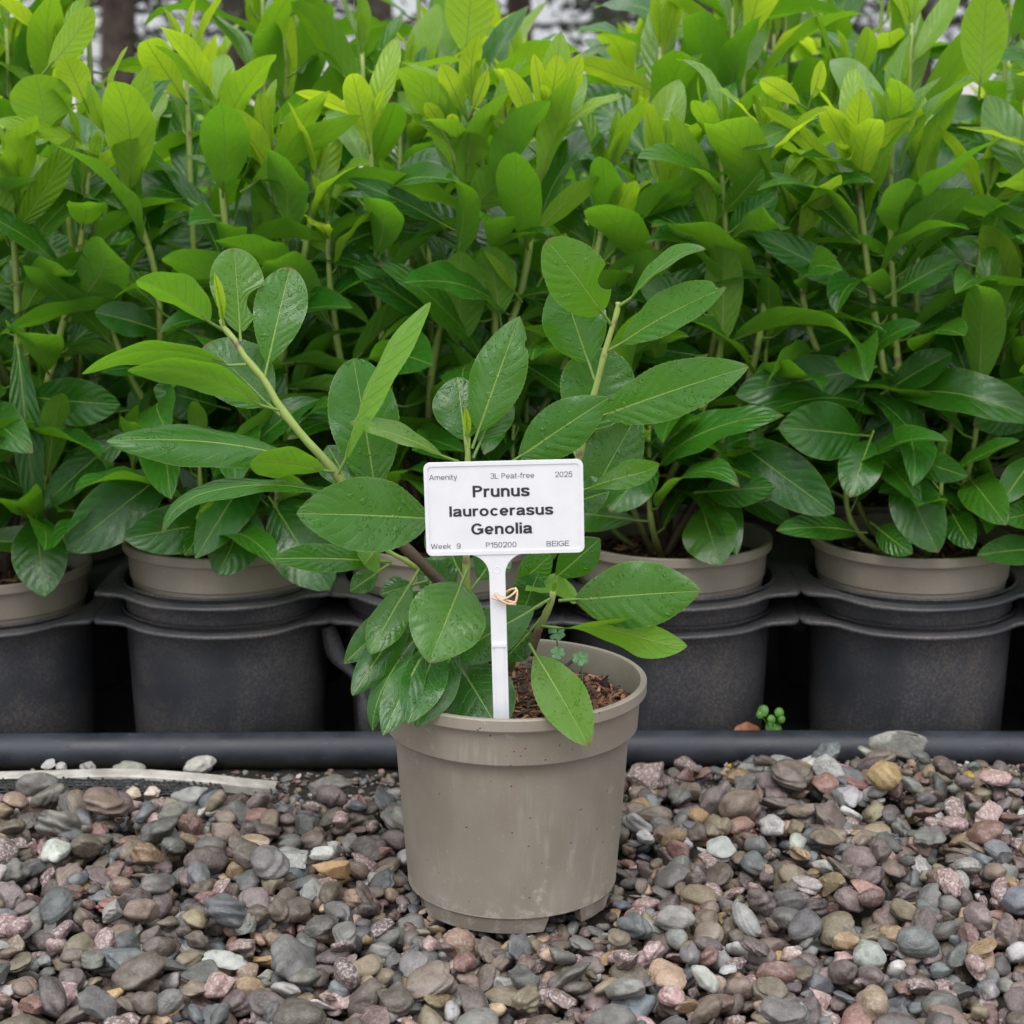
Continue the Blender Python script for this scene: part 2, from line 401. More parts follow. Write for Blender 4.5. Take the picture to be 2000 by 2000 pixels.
# ------------------------------------------------------------------ ground, bed, soil
def grid_sheet(name, x0, x1, y0, y1, nx, ny, fz, mat):
    xs = np.linspace(x0, x1, nx); ys = np.linspace(y0, y1, ny)
    X, Y = np.meshgrid(xs, ys)
    Z = np.array([[fz(x, y) for x in xs] for y in ys])
    V = np.stack([X, Y, Z], -1).reshape(-1, 3)
    i = np.arange(nx*ny).reshape(ny, nx)
    Q = np.stack([i[:-1, :-1], i[:-1, 1:], i[1:, 1:], i[1:, :-1]], -1).reshape(-1, 4)
    return link(name, mesh(name, V, Q, mat))
BED = -.030; CELLB = -.052                                        # level of the bed the trays stand on
def smooth01(t): t = max(0., min(1., t)); return t*t*(3-2*t)
def soil_z(x, y):
    base = -.016 + (BED + .016)*smooth01((y-.02)/.22)
    base += .013*smooth01((x-.12)/.10)*smooth01((y-.10)/.10)*(1-smooth01((y-.27)/.045))
    return base + .0035*mnoise.noise(Vector((x*38, y*38, 0))) + .002*mnoise.noise(Vector((x*110, y*110, 4)))
g = grid_sheet('ground', -300, 300, -20, 560, 2, 2, lambda x, y: -.090, M_GROUND); tag(g, kind='structure')
g = grid_sheet('soil', -.95, .95, -.45, .340, 240, 110, soil_z, M_SOIL); tag(g, kind='structure')
g = grid_sheet('bed_fabric', -2.6, 2.6, .330, 3.3, 60, 40, lambda x, y: CELLB - .006 + .002*mnoise.noise(Vector((x*9, y*9, 1))), M_BED); tag(g, kind='structure')

# ------------------------------------------------------------------ leaves
def nrmz(v): v = np.asarray(v, float); return v/(np.linalg.norm(v)+1e-12)
def leaf_geo(base, tip, nv, W, arch=.5, fold=.15, twist=0., wave=.0, sbend=0., p=1.12, q=.72, pet=.012,
             nu=8, nl=16, tipcurl=0., notch=None, serr=0., rng=R, curl=0., pr=.0012):
    base, tip = np.asarray(base, float), np.asarray(tip, float)
    ax = tip-base; Lc = np.linalg.norm(ax); ax = ax/Lc
    n = np.asarray(nv, float); n = n - ax*np.dot(n, ax); n = nrmz(n); sd = np.cross(n, ax)
    pet = min(pet, .3*Lc)
    t = np.linspace(0, 1, nl+1)
    a = arch*(.5-t) - tipcurl*np.clip((t-.62)/.38, 0, 1)**1.5
    dx = np.cos(a); dz = np.sin(a)
    x = np.concatenate([[0], np.cumsum((dx[1:]+dx[:-1])/2)/nl]); z = np.concatenate([[0], np.cumsum((dz[1:]+dz[:-1])/2)/nl])
    ch = math.hypot(x[-1], z[-1]); th = math.atan2(z[-1], x[-1])
    x, z = (x*math.cos(-th)-z*math.sin(-th))/ch, (x*math.sin(-th)+z*math.cos(-th))/ch
    a = a-th
    Lb = Lc-pet
    x = x*Lb+pet; z = z*Lb
    y0 = sbend*Lb*np.sin(np.pi*t)
    w = W/2*np.sin(np.pi*np.clip(t, 0, 1)**p).clip(0)**q
    w[0] = w[-1] = 0.0004
    u = np.linspace(-1, 1, nu+1)
    uu, tt = np.meshgrid(u, t); ww = np.repeat(w[:, None], nu+1, 1).copy()
    if serr:
        ws = 1 + serr*((np.arange(nl+1) % 2)*2-1)
        ww[1:-1] *= np.where(np.abs(u)[None, :] > .99, ws[1:-1, None], 1)
    if notch:
        for side, t0, wid, dep in notch:
            k = 1-dep*np.clip(1-((tt-t0)/wid)**2, 0, 1)**.6
            ww = np.where(np.sign(uu) == side, ww*k, ww)
    ph = rng.random()*6.28
    au = np.abs(uu)
    ca = fold - curl*au                       # V angle, flattening or turning down to the margin
    yy = uu*ww*np.cos(ca); zz = au*ww*np.sin(ca)
    zz = zz + wave*W*au**2*np.sin(2*np.pi*(2.6*tt) + ph + uu*1.3)*np.sin(np.pi*tt)
    tw = twist*(tt-.35)
    yy, zz = yy*np.cos(tw)-zz*np.sin(tw), yy*np.sin(tw)+zz*np.cos(tw)
    A = a[:, None]
    X = x[:, None] - zz*np.sin(A); Z = z[:, None] + zz*np.cos(A); Y = y0[:, None]+yy
    V = base + X[..., None]*ax + Y[..., None]*sd + Z[..., None]*n
    V = V.reshape(-1, 3)
    i = np.arange((nl+1)*(nu+1)).reshape(nl+1, nu+1)
    Q = np.stack([i[:-1, :-1], i[1:, :-1], i[1:, 1:], i[:-1, 1:]], -1).reshape(-1, 4)
    uv = np.stack([(uu+1)/2, tt], -1).reshape(-1, 2); mm = np.stack([uu*ww, tt*Lb], -1).reshape(-1, 2)
    # petiole running into the midrib
    m0 = V[i[0, nu//2]]; m1 = V[i[max(1, nl//5), nu//2]]
    # keep the stalk just under the blade
    d0 = nrmz(V[i[1, nu//2]]-m0)
    pp = [base, base*.5+m0*.5, m0, m0*.4+m1*.6 - n*.0006]
    TV, TF = tube(pp, [pr*1.1, pr, pr*.95, pr*.35], 5, False)
    TV = np.array(TV); TF = np.array(TF)+len(V)
    V = np.vstack([V, TV]); Q = np.vstack([Q, TF])
    uv = np.vstack([uv, np.tile([.5, .02], (len(TV), 1))]); mm = np.vstack([mm, np.zeros((len(TV), 2))])
    return V, Q, uv, mm
class Leaves:
    def __init__(s): s.V = []; s.Q = []; s.uv = []; s.mm = []; s.y = []; s.r = []; s.n = 0
    def add(s, g, young, rnd):
        V, Q, uv, mm = g
        s.V.append(V); s.Q.append(Q+s.n); s.uv.append(uv); s.mm.append(mm); s.n += len(V)
        s.y.append(np.full(len(V), young)); s.r.append(np.full(len(V), rnd))
    def mesh(s, name, mat):
        me = mesh(name, np.vstack(s.V), np.vstack(s.Q), mat)
        uvattr(me, 'UVMap', np.vstack(s.uv)); uvattr(me, 'mm', np.vstack(s.mm))
        fattr(me, 'young', np.concatenate(s.y)); fattr(me, 'rnd', np.concatenate(s.r))
        return me
def leaf_obj(g, young, rnd, mat, parent, name='leaf'):
    L = Leaves(); L.add(g, young, rnd)
    return link(name, L.mesh(name, mat), parent)
def stem_mesh(paths, name='stem', taper=1.):
    """paths: list of (points, r0, r1, woody0, woody1)"""
    A = Acc(); wd = []
    for pts, r0, r1, w0, w1 in paths:
        n = len(pts); rr = [r0+(r1-r0)*(i/(n-1))**taper for i in range(n)]
        # swollen nodes
        rr = [r*(1.0+.16*(1 if i % 4 == 2 else 0)) for i, r in enumerate(rr)]
        V, Fc = tube(pts, rr, 9); A.add(V, Fc)
        for i in range(n): wd += [w0+(w1-w0)*i/(n-1)]*9
    me = mesh(name, np.vstack(A.V), A.F, M_STEM); fattr(me, 'wood', wd)
    return me

def face_normal(b, t, roll):
    """upper-face normal of a leaf: roll 0 = square to where the photographer stood, 180 = under side shown"""
    ax = nrmz(np.asarray(t)-b); c = nrmz(CAM-(np.asarray(b)+t)/2); c = nrmz(c-ax*np.dot(c, ax)); s = np.cross(ax, c)
    r = math.radians(roll)
    return c*math.cos(r)+s*math.sin(r)

# ------------------------------------------------------------------ pots
PH = .157
def pot_mesh(feet=True, mat=None):
    prof = [(.0885, .1300), (.0895, .1545), (.0905, .1568), (.0938, .1570), (.0948, .1562), (.0948, .1490), (.0940, .1478), (.0908, .1474),
            (.0902, .1455), (.0888, .1235), (.0878, .1222), (.0838, .1216), (.0830, .1202), (.0822, .110), (.0785, .056), (.0748, .0088), (.0750, .0080), (.0748, .0072), (.0738, .0066)]
    n = 144; V, Fc = lathe(prof, n)
    V = [tuple(v) for v in V]; m = len(prof)
    def foot(a):
        a = (a+180) % 360-180
        for lo, hi in ((-56, 18), (42, 68), (100, 170), (-146, -84), (-180, -172)):
            if lo <= a <= hi: return True
        return False
    if feet:
        for i in range(n):
            a0 = 360*i/n+90; j = (i+1) % n; a1 = 360*(i+1)/n+90
            f0, f1 = foot(a0), foot(a1)
            if not (f0 or f1): continue
            q = []
            for ii, fl in ((i, f0), (j, f1)):
                an = 2*math.pi*ii/n
                z = -.0048 if fl else .0046
                rq = .0718 if fl else .0734
                q.append((rq*math.cos(an), rq*math.sin(an), z))
            b = len(V); an0, an1 = 2*math.pi*i/n, 2*math.pi*j/n
            V += [(.0736*math.cos(an1), .0736*math.sin(an1), .0068), (.0736*math.cos(an0), .0736*math.sin(an0), .0068), q[0], q[1]]; Fc.append((b, b+1, b+2, b+3))
            b += 2
            V += [q[0], q[1]]; b += 2
            V += [(.0655*math.cos(an0), .0655*math.sin(an0), q[0][2]+.001), (.0655*math.cos(an1), .0655*math.sin(an1), q[1][2]+.001)]
            Fc.append((b+1, b, b+2, b+3))
        b = len(V); V.append((0, 0, .0052))
        for i in range(n):
            j = (i+1) % n; Fc.append((i*m+m-1, j*m+m-1, b))
    me = mesh('pot', V, Fc, mat); me.set_sharp_from_angle(angle=math.radians(32)); return me
ME_POT = pot_mesh(True, M_POT)
def pot_back_mesh():
    prof = [(.0800, .060), (.0885, .1300), (.0895, .1545), (.0905, .1568), (.0938, .1570), (.0948, .1562), (.0948, .1490), (.0940, .1478), (.0908, .1474),
            (.0902, .1455), (.0888, .1235), (.0878, .1222), (.0838, .1216), (.0830, .1202), (.0822, .110), (.0785, .058), (.0750, .0135), (.0, .0120)]
    V, Fc = lathe(prof, 72); me = mesh('pot', V, Fc, M_POTB); me.set_sharp_from_angle(angle=math.radians(32)); return me
ME_POTB = pot_back_mesh()
BARK = [(.27, .105, .05), (.36, .16, .085), (.20, .075, .035), (.42, .22, .13), (.13, .055, .03), (.075, .04, .024), (.05, .03, .02)]
def compost_mesh(nchip, seed, z0=.1350, r=.0885):
    rng = random.Random(seed)
    V, Fc, C = [], [], []
    # lumpy disc
    nr, na = 14, 64
    for i in range(nr+1):
        for k in range(na):
            a = 2*math.pi*k/na; rr = r*i/nr
            x, y = rr*math.cos(a), rr*math.sin(a)
            z = z0+.004*mnoise.noise(Vector((x*60, y*60, seed)))+.003*mnoise.noise(Vector((x*170, y*170, seed)))+.006*(1-(rr/r)**2)
            V.append((x, y, z)); C.append((.030, .018, .011))
    for i in range(nr):
        for k in range(na):
            k2 = (k+1) % na; Fc.append((i*na+k, (i+1)*na+k, (i+1)*na+k2, i*na+k2))
    for c in range(nchip):
        rr = r*.90*math.sqrt(rng.random()); a = rng.random()*6.283
        x, y = rr*math.cos(a), rr*math.sin(a)
        L = rng.choice([.002, .003, .004, .006, .009, .015])*rng.uniform(.7, 1.3); w = min(.0032, L*rng.uniform(.10, .40)); h = w*rng.uniform(.2, .5)
        az, el, ro = rng.random()*6.283, rng.uniform(-.5, .5), rng.uniform(-.6, .6)
        from mathutils import Euler
        M = Euler((ro, el, az)).to_matrix()
        z = z0+.006*(1-(rr/r)**2)+rng.uniform(.0005, .0055)+.004*mnoise.noise(Vector((x*60, y*60, seed)))
        b = len(V); col = rng.choice(BARK); k = rng.uniform(.7, 1.2)
        for sx in (-1, -.3, .35, 1):
            tp = 1-.45*abs(sx)**2*rng.uniform(.3, 1.2)
            bend = .18*L*(sx**2)*rng.uniform(-1, 1)
            for sy, sz in ((-1, -1), (1, -1), (1, 1), (-1, 1)):
                p = M @ Vector((sx*L/2*rng.uniform(.85, 1.1), sy*w/2*tp*rng.uniform(.6, 1.1), sz*h/2*rng.uniform(.6, 1.1)+bend))
                V.append((x+p.x, y+p.y, z+p.z)); C.append(tuple(v*k for v in col))
        for s in range(3):
            for e in range(4):
                e2 = (e+1) % 4; Fc.append((b+s*4+e, b+s*4+e2, b+s*4+4+e2, b+s*4+4+e))
        Fc.append((b+3, b+2, b+1, b)); Fc.append((b+12, b+13, b+14, b+15))
    me = mesh('compost', V, Fc, M_CHIP, False); cattr(me, 'col', C)
    return me

# ------------------------------------------------------------------ the laurel in front
hero = empty('potted_laurel', (0, 0, 0))
tag(hero, 'young laurel in a beige pot standing alone on the gravel with a white label', 'potted plant')
link('pot', ME_POT, hero)
link('compost', compost_mesh(3200, 3), hero)
def hero_shoot(pts, r0, r1, w0, w1, n=26):
    P3 = spline([U(*p) for p in pts], n)
    o = link('shoot', stem_mesh([(P3, r0, r1, w0, w1)], 'shoot', .40), hero)
    return o
SH_L = hero_shoot([(965, 1330, .005), (905, 1190, -.005), (845, 1122, -.010), (790, 1068, -.012), (705, 985, -.010), (637, 902, -.010), (593, 854, -.010), (546, 794, -.010), (515, 741, -.009), (480, 700, -.008), (457, 663, -.006), (437, 640, -.005), (432, 624, -.005)], .0062, .0017, 2.4, -2.6)
SH_C = hero_shoot([(950, 1325, .015), (915, 1180, .008), (911, 1060, .004), (913, 950, .002), (914, 855, .0)], .0042, .0018, .35, -.3)
SH_R = hero_shoot([(990, 1310, .030), (1060, 1110, .040), (1110, 960, .038), (1131, 893, .036), (1146, 823, .034), (1166, 749, .032), (1183, 682, .030), (1205, 610, .030), (1207, 590, .030)], .0046, .0017, .5, -.5)
SH_F = hero_shoot([(1036, 1275, -.012), (1050, 1235, -.018), (1066, 1200, -.022), (1078, 1172, -.024), (1080, 1155, -.024)], .0040, .0020, 1.0, -.2, 12)
SH_S = hero_shoot([(818, 1112, -.012), (790, 1094, -.018), (760, 1078, -.022), (745, 1062, -.024)], .0022, .0014, .1, -.4, 10)

def HL(par, b, t, W, roll, arch=.4, fold=.15, young=0., rnd=None, p=1.12, q=.72, name='leaf', mat=None, **k):
    b3, t3 = U(*b), U(*t)
    Wm = W/PXM((b3+t3)/2)
    n = face_normal(b3, t3, roll); fold = fold*1.35+.04; q = q+.07 if q > .59 else q
    k.setdefault('twist', R.uniform(-.22, .22)); k.setdefault('curl', R.uniform(0, .35))
    g = leaf_geo(b3, t3, n, Wm, arch, fold, p=p, q=q, nu=16, nl=46, serr=.010, wave=k.pop('wave', .03), **k)
    return leaf_obj(g, young, R.random() if rnd is None else rnd, mat or M_LEAFW, par, name)
# left shoot
HL(SH_L, (435, 644, -.005), (268, 547, -.045), 104, 130, .65, .24, .06, p=.95, q=.62, twist=.3)
HL(SH_L, (470, 667, -.006), (457, 484, .012), 106, 8, .25, .10, .12, .7, p=1.3, q=.50, notch=[(-1, .36, .17, .62)], pet=.006)
HL(SH_L, (437, 634, -.006), (418, 530, -.015), 26, 20, .1, .5, .95, .6, q=.8, pet=.002, name='bud')
HL(SH_L, (436, 636, -.004), (432, 592, -.010), 14, -60, .1, .5, .8, .4, q=.8, pet=.001, name='bud')
HL(SH_L, (515, 744, -.009), (567, 522, .020), 104, -6, .30, .10, .03, .75, p=1.28, q=.58)
HL(SH_L, (480, 712, -.010), (160, 730, -.060), 92, 116, 1.15, .14, .05, .8, q=.62)
HL(SH_L, (544, 801, -.012), (249, 722, -.060), 100, 128, .75, .16, .05, .8, q=.62, sbend=.04)
HL(SH_L, (548, 812, .004), (402, 672, .035), 138, 14, .3, .15, .0, .9, p=1.0, q=.58)
HL(SH_L, (620, 900, -.012), (208, 862, -.060), 108, 40, .55, .10, .02, .55, q=.62, curl=.5)
# lower left of the crown
HL(SH_L, (662, 922, -.010), (488, 905, -.055), 84, 132, .5, .12, .12, .3, q=.6, twist=.5)
HL(SH_L, (672, 955, -.015), (317, 1044, -.060), 86, 64, .8, .10, .0, .9, q=.6, tipcurl=1.0)
HL(SH_L, (872, 1014, -.040), (579, 1003, -.090), 150, 10, .35, .12, .05, .45, q=.64, p=1.0)
HL(SH_S, (765, 1097, -.022), (532, 1091, -.075), 62, 25, .25, .10, .0, .5, q=.66)
HL(SH_S, (744, 1062, -.022), (712, 1104, -.048), 62, 165, .3, .2, .10, .3, pet=.004)
HL(SH_S, (763, 1100, -.018), (684, 1155, -.030), 46, 10, .3, .1, .0, .4)
HL(SH_L, (818, 1112, -.014), (724, 1277, -.065), 76, 18, .45, .08, .10, .5, p=1.25, q=.6)
HL(SH_L, (825, 1160, -.015), (688, 1358, -.070), 68, 12, .3, .06, .0, .1, p=1.1, q=.6)
HL(SH_L, (830, 1215, -.020), (728, 1428, -.075), 58, 35, .7, .10, .0, .2, tipcurl=.6)
HL(SH_L, (868, 1225, -.030), (797, 1413, -.100), 90, 4, .3, .12, .0, .4, q=.66)
HL(SH_C, (912, 1112, -.030), (838, 1294, -.085), 152, 0, .35, .16, .10, .7, p=.92, q=.62)
HL(SH_C, (875, 1262, -.020), (978, 1432, -.076), 142, -4, .3, .10, .0, .05, q=.62)
HL(SH_C, (892, 1215, -.004), (862, 1330, -.030), 70, 4, .3, .10, .0, .05, q=.62)
HL(SH_F, (1074, 1170, -.026), (872, 1288, -.045), 98, 6, .3, .10, .0, .3, q=.64)
HL(SH_C, (908, 1190, .010), (826, 1092, .020), 84, 6, .3, .2, .0, .2)
HL(SH_L, (836, 1135, .000), (742, 1160, -.005), 54, 8, .3, .15, .0, .2)
HL(SH_C, (915, 1160, .015), (985, 1060, .030), 80, -6, .3, .2, .0, .15)
HL(SH_C, (912, 1150, .020), (850, 1010, .040), 90, 4, .3, .2, .0, .2)
HL(SH_L, (700, 985, .000), (640, 870, .030), 80, 10, .3, .2, .0, .3)
HL(SH_R, (1130, 900, .040), (1080, 800, .060), 90, 0, .3, .2, .0, .3)
HL(SH_R, (1100, 990, .042), (1190, 960, .030), 80, -25, .4, .2, .0, .4)
HL(SH_F, (1060, 1205, -.010), (985, 1290, -.015), 66, 10, .4, .2, .0, .1)
HL(SH_C, (900, 1210, -.020), (770, 1290, -.030), 84, 12, .4, .15, .0, .05)
HL(SH_L, (850, 1130, .010), (770, 1235, .020), 90, 0, .3, .15, .0, .1)
HL(SH_L, (835, 1150, -.012), (672, 1296, -.050), 66, 14, .35, .12, .0, .15)
HL(SH_L, (842, 1245, -.045), (748, 1436, -.104), 72, 8, .55, .14, .0, .25)
HL(SH_C, (905, 1235, -.030), (812, 1420, -.092), 84, 0, .3, .14, .0, .1)
# centre shoot above the label
HL(SH_C, (922, 876, .000), (1015, 618, .020), 108, -6, .30, .12, .05, .6, p=.95, q=.70, notch=[(-1, .80, .04, .2)])
HL(SH_C, (912, 893, .004), (893, 736, .030), 112, 6, .2, .10, .0, .5, q=.6)
HL(SH_C, (924, 895, .006), (985, 760, .035), 84, -4, .2, .10, .0, .35, q=.62)
HL(SH_C, (985, 912, -.004), (1188, 777, -.020), 104, -10, .25, .14, .02, .55, p=.95, q=.72)
HL(SH_C, (914, 858, -.003), (909, 793, -.010), 20, 10, .1, .5, .9, .5, q=.8, pet=.001, name='bud')
HL(SH_C, (895, 902, -.005), (682, 826, -.040), 66, 56, .40, .15, .25, .8, q=.62)
HL(SH_L, (660, 925, -.012), (841, 590, -.030), 92, 118, -.65, .34, .12, .9, p=1.0, q=.62, twist=.5)
HL(SH_L, (738, 985, .008), (690, 700, .030), 138, 6, .2, .12, .0, .55, p=1.15, q=.52)
# right shoot
HL(SH_R, (1182, 688, .030), (1418, 561, -.010), 96, -30, .45, .14, .02, .7, p=1.2, q=.62, notch=[(1, .955, .035, .8)])
HL(SH_R, (1206, 600, .030), (1378, 487, -.005), 58, -58, .5, .25, .05, .7, q=.62, tipcurl=.6)
HL(SH_R, (1194, 634, .029), (1068, 468, -.005), 122, 8, .55, .12, .06, .95, p=1.05, q=.55, notch=[(-1, .30, .12, .5)])
HL(SH_R, (1161, 742, .033), (1096, 546, .050), 128, -8, .3, .14, .0, .35, p=1.05, q=.6)
HL(SH_R, (1135, 876, .045), (1186, 680, .065), 152, 6, .2, .12, .0, .95, p=1.1, q=.52)
HL(SH_R, (1147, 822, .033), (1462, 716, -.020), 112, -12, .35, .12, .02, .65, p=1.0, q=.66)
HL(SH_R, (1122, 1030, .045), (1246, 808, .060), 120, -6, .25, .14, .0, .25, p=1.0, q=.62)
HL(SH_R, (1120, 965, .030), (1287, 905, -.020), 62, -50, .3, .15, .08, .6, twist=1.2, tipcurl=-.6, q=.6)
HL(SH_R, (1062, 1148, .030), (1172, 1052, .020), 74, 4, .25, .12, .0, .3)
HL(SH_R, (985, 1165, .020), (1078, 1082, .010), 60, 0, .3, .1, .0, .9)
HL(SH_R, (1010, 1225, .015), (1052, 1120, .010), 74, -15, .3, .1, .0, .1)
HL(SH_F, (1078, 1160, -.024), (1092, 1118, .030), 118, 176, .3, .45, .12, .4, pet=.004, q=.6)
HL(SH_F, (1092, 1173, -.026), (1368, 1154, -.075), 134, -6, .30, .12, .05, .65, p=1.0, q=.66)
HL(SH_F, (1058, 1222, -.022), (1342, 1262, -.080), 82, -120, .55, .10, .16, .3, twist=-2.0, q=.6, tipcurl=-.5)
HL(SH_F, (1034, 1258, -.022), (1150, 1458, -.118), 100, -8, .45, .22, .22, .8, p=1.25, q=.60)
HL(SH_F, (1080, 1158, -.024), (1085, 1135, -.026), 12, 0, .1, .5, .3, .3, pet=.001, name='bud')

# clover seedlings in the compost
def clover(px, py, Y, r, lab):
    c = U(px, py, Y); base = np.array([c[0]+R.uniform(-.004, .004), c[1]+.006, .137])
    o = empty('clover_seedling', tuple(base)); tag(o, lab, 'weed')
    rel = c-base
    V, Fc = tube(spline([(0, 0, 0), rel*.5+np.array([.002, 0, .001]), rel], 6), .00055, 5); A = Acc(); A.add(V, Fc); A.build('stalk', M_CLOVER, o)
    for k in range(3):
        a = k*2.094+R.uniform(0, .3)+px; V = [tuple(rel)]; up = nrmz([0, -.75, .66]); e1 = np.array([1., 0, 0]); e2 = np.cross(up, e1)
        pts = []
        for s in np.linspace(-1, 1, 13):
            ang = a+s*.93; rr = r*(1-.28*max(0, 1-abs(s)*3.2))*(1-.18*abs(s)**3)
            pts.append(rel+(math.cos(ang)*e1+math.sin(ang)*e2)*rr+up*(-.0010*abs(s)+.0012))
        mid = [rel+(q-rel)*.5+up*.0008 for q in pts]
        V = [rel]+mid+pts; Fc = [(0, i+1, i+2) for i in range(12)]+[(i+1, i+14, i+15, i+2) for i in range(12)]
        link('leaflet', mesh('leaflet', V, Fc, M_CLOVER), o)
clover(1087, 1237, -.020, .0062, 'clover seedling beside the front stem, topmost of the three in the pot')
clover(1089, 1276, -.040, .0052, 'pale small clover seedling in the pot, behind the leaf over the rim')
clover(1134, 1286, -.038, .0060, 'dusky clover seedling in the pot nearest the bare bark on the right')

# ------------------------------------------------------------------ the white label
LB = U(1000, 1405, -.074); LY = -.074
lab = empty('plant_label', (LB[0], LY, .110), 0); lab.rotation_euler = (0, math.radians(-1.45), 0)
tag(lab, 'white plastic plant label with black print stuck in the front pot', 'plant label')
mpp = 1/PXM(U(985, 990, LY))            # metres per photo px on the label's plane
vpp = mpp/math.cos(PITCH)*.985
cx, zc = (U(985, 991, LY)[0]-LB[0]), U(985, 991, LY)[2]-.110
cx += zc*math.sin(math.radians(1.45))
PW, PHt = 310*mpp, 184*vpp
def rrect(w, h, r, n=8):
    o = []
    for sx, sy, a0 in ((1, 1, 0), (-1, 1, 90), (-1, -1, 180), (1, -1, 270)):
        for k in range(n+1):
            a = math.radians(a0+90*k/n); o.append((sx*(w/2-r)+r*math.cos(a), sy*(h/2-r)+r*math.sin(a)))
    return o
def plate_outline():
    o = []; w, h, r = PW, PHt, .0042; n = 8
    for sx, sy, a0 in ((1, 1, 0), (-1, 1, 90), (-1, -1, 180)):
        for k in range(n+1):
            a = math.radians(a0+90*k/n); o.append((cx+sx*(w/2-r)+r*math.cos(a), zc+sy*(h/2-r)+r*math.sin(a)))
    # flared neck into the stake
    x0 = (U(988, 1300, LY)[0]-LB[0]) + (-.002); sw = 15.8*mpp; zb = zc-h/2; rr = 42*mpp
    for k in range(11):
        a = math.radians(90-90*k/10); o.append((x0-sw-rr+rr*math.cos(a), zb-rr*1.02+rr*1.02*math.sin(a)))
    o.append((x0-sw, -.006)); o.append((x0-sw*.55, -.022)); o.append((x0+sw*.55, -.022)); o.append((x0+sw, -.006))
    for k in range(11):
        a = math.radians(180-90*k/10); o.append((x0+sw+rr+rr*math.cos(a), zb-rr*1.02+rr*1.02*math.sin(a)))
    for k in range(n+1):
        a = math.radians(270+90*k/n); o.append((cx+(w/2-r)+r*math.cos(a), zc-(h/2-r)+r*math.sin(a)))
    return o, x0, sw
out, SX, SW = plate_outline()
def extr(outline, y0, y1, name, mat, parent, bev=.0004):
    n = len(outline); V = [(x, y0, z) for x, z in outline]+[(x, y1, z) for x, z in outline]
    Fc = [tuple(range(n)), tuple(range(2*n-1, n-1, -1))]+[(i, i+n, (i+1) % n+n, (i+1) % n) for i in range(n)]
    o = link(name, mesh(name, V, Fc, mat, False), parent)
    if bev:
        md = o.modifiers.new('bevel', 'BEVEL'); md.width = bev; md.segments = 2; md.limit_method = 'ANGLE'; md.angle_limit = .6
    return o
extr(out, -.0008, .0008, 'stake_plate', M_WHITE, lab)
# raised rim round the plate
ro = rrect(PW, PHt, .0042); ri = rrect(PW-.0050, PHt-.0050, .0024); n = len(ro)
V = []; Fc = []
for o_, yy in ((ro, -.0008), (ro, -.0015), (ri, -.0015), (ri, -.00075)): V += [(cx+x, yy, zc+z) for x, z in o_]
for k in range(3):
    for i in range(n):
        j = (i+1) % n; Fc.append((k*n+i, k*n+n+i, k*n+n+j, k*n+j))
rim_o = link('raised_rim', mesh('raised_rim', V, Fc, M_WHITE, False), lab)
# stake ridge and moulding mark
A = Acc()
for (z0, z1, hw, d) in ((.0, U(985, 1262, LY)[2]-.110, SW*.55, .0006), (U(985, 1262, LY)[2]-.110, U(985, 1256, LY)[2]-.110, SW*.88, .0011)):
    V = [(SX+sx*hw, -.0008-d*k, z) for k in (0, 1) for sx, z in ((-1, z0), (1, z0), (1, z1), (-1, z1))]
    A.add(V, [(4, 5, 6, 7), (0, 1, 5, 4), (1, 2, 6, 5), (2, 3, 7, 6), (3, 0, 4, 7)])
A.build('stake_ridge', M_WHITE, lab, False); A = Acc()
zz = U(985, 1112, LY)[2]-.110
tv, tf = tube([(SX+.0021*math.cos(a), -.0008, zz+.0021*math.sin(a)) for a in np.linspace(0, 6.283, 25)], .00022, 6, False); A.add(tv, tf)
A.build('moulding_mark', M_WHITE, lab, False)
def arc(cx_, cy_, rx, ry, a0, a1, n=18):
    return [(cx_+rx*math.cos(math.radians(a0+(a1-a0)*k/n)), cy_+ry*math.sin(math.radians(a0+(a1-a0)*k/n))) for k in range(n+1)]
def crv(pts, n=28):
    return [(p[0], p[1]) for p in spline([np.array([a, b, 0.]) for a, b in pts], n)]
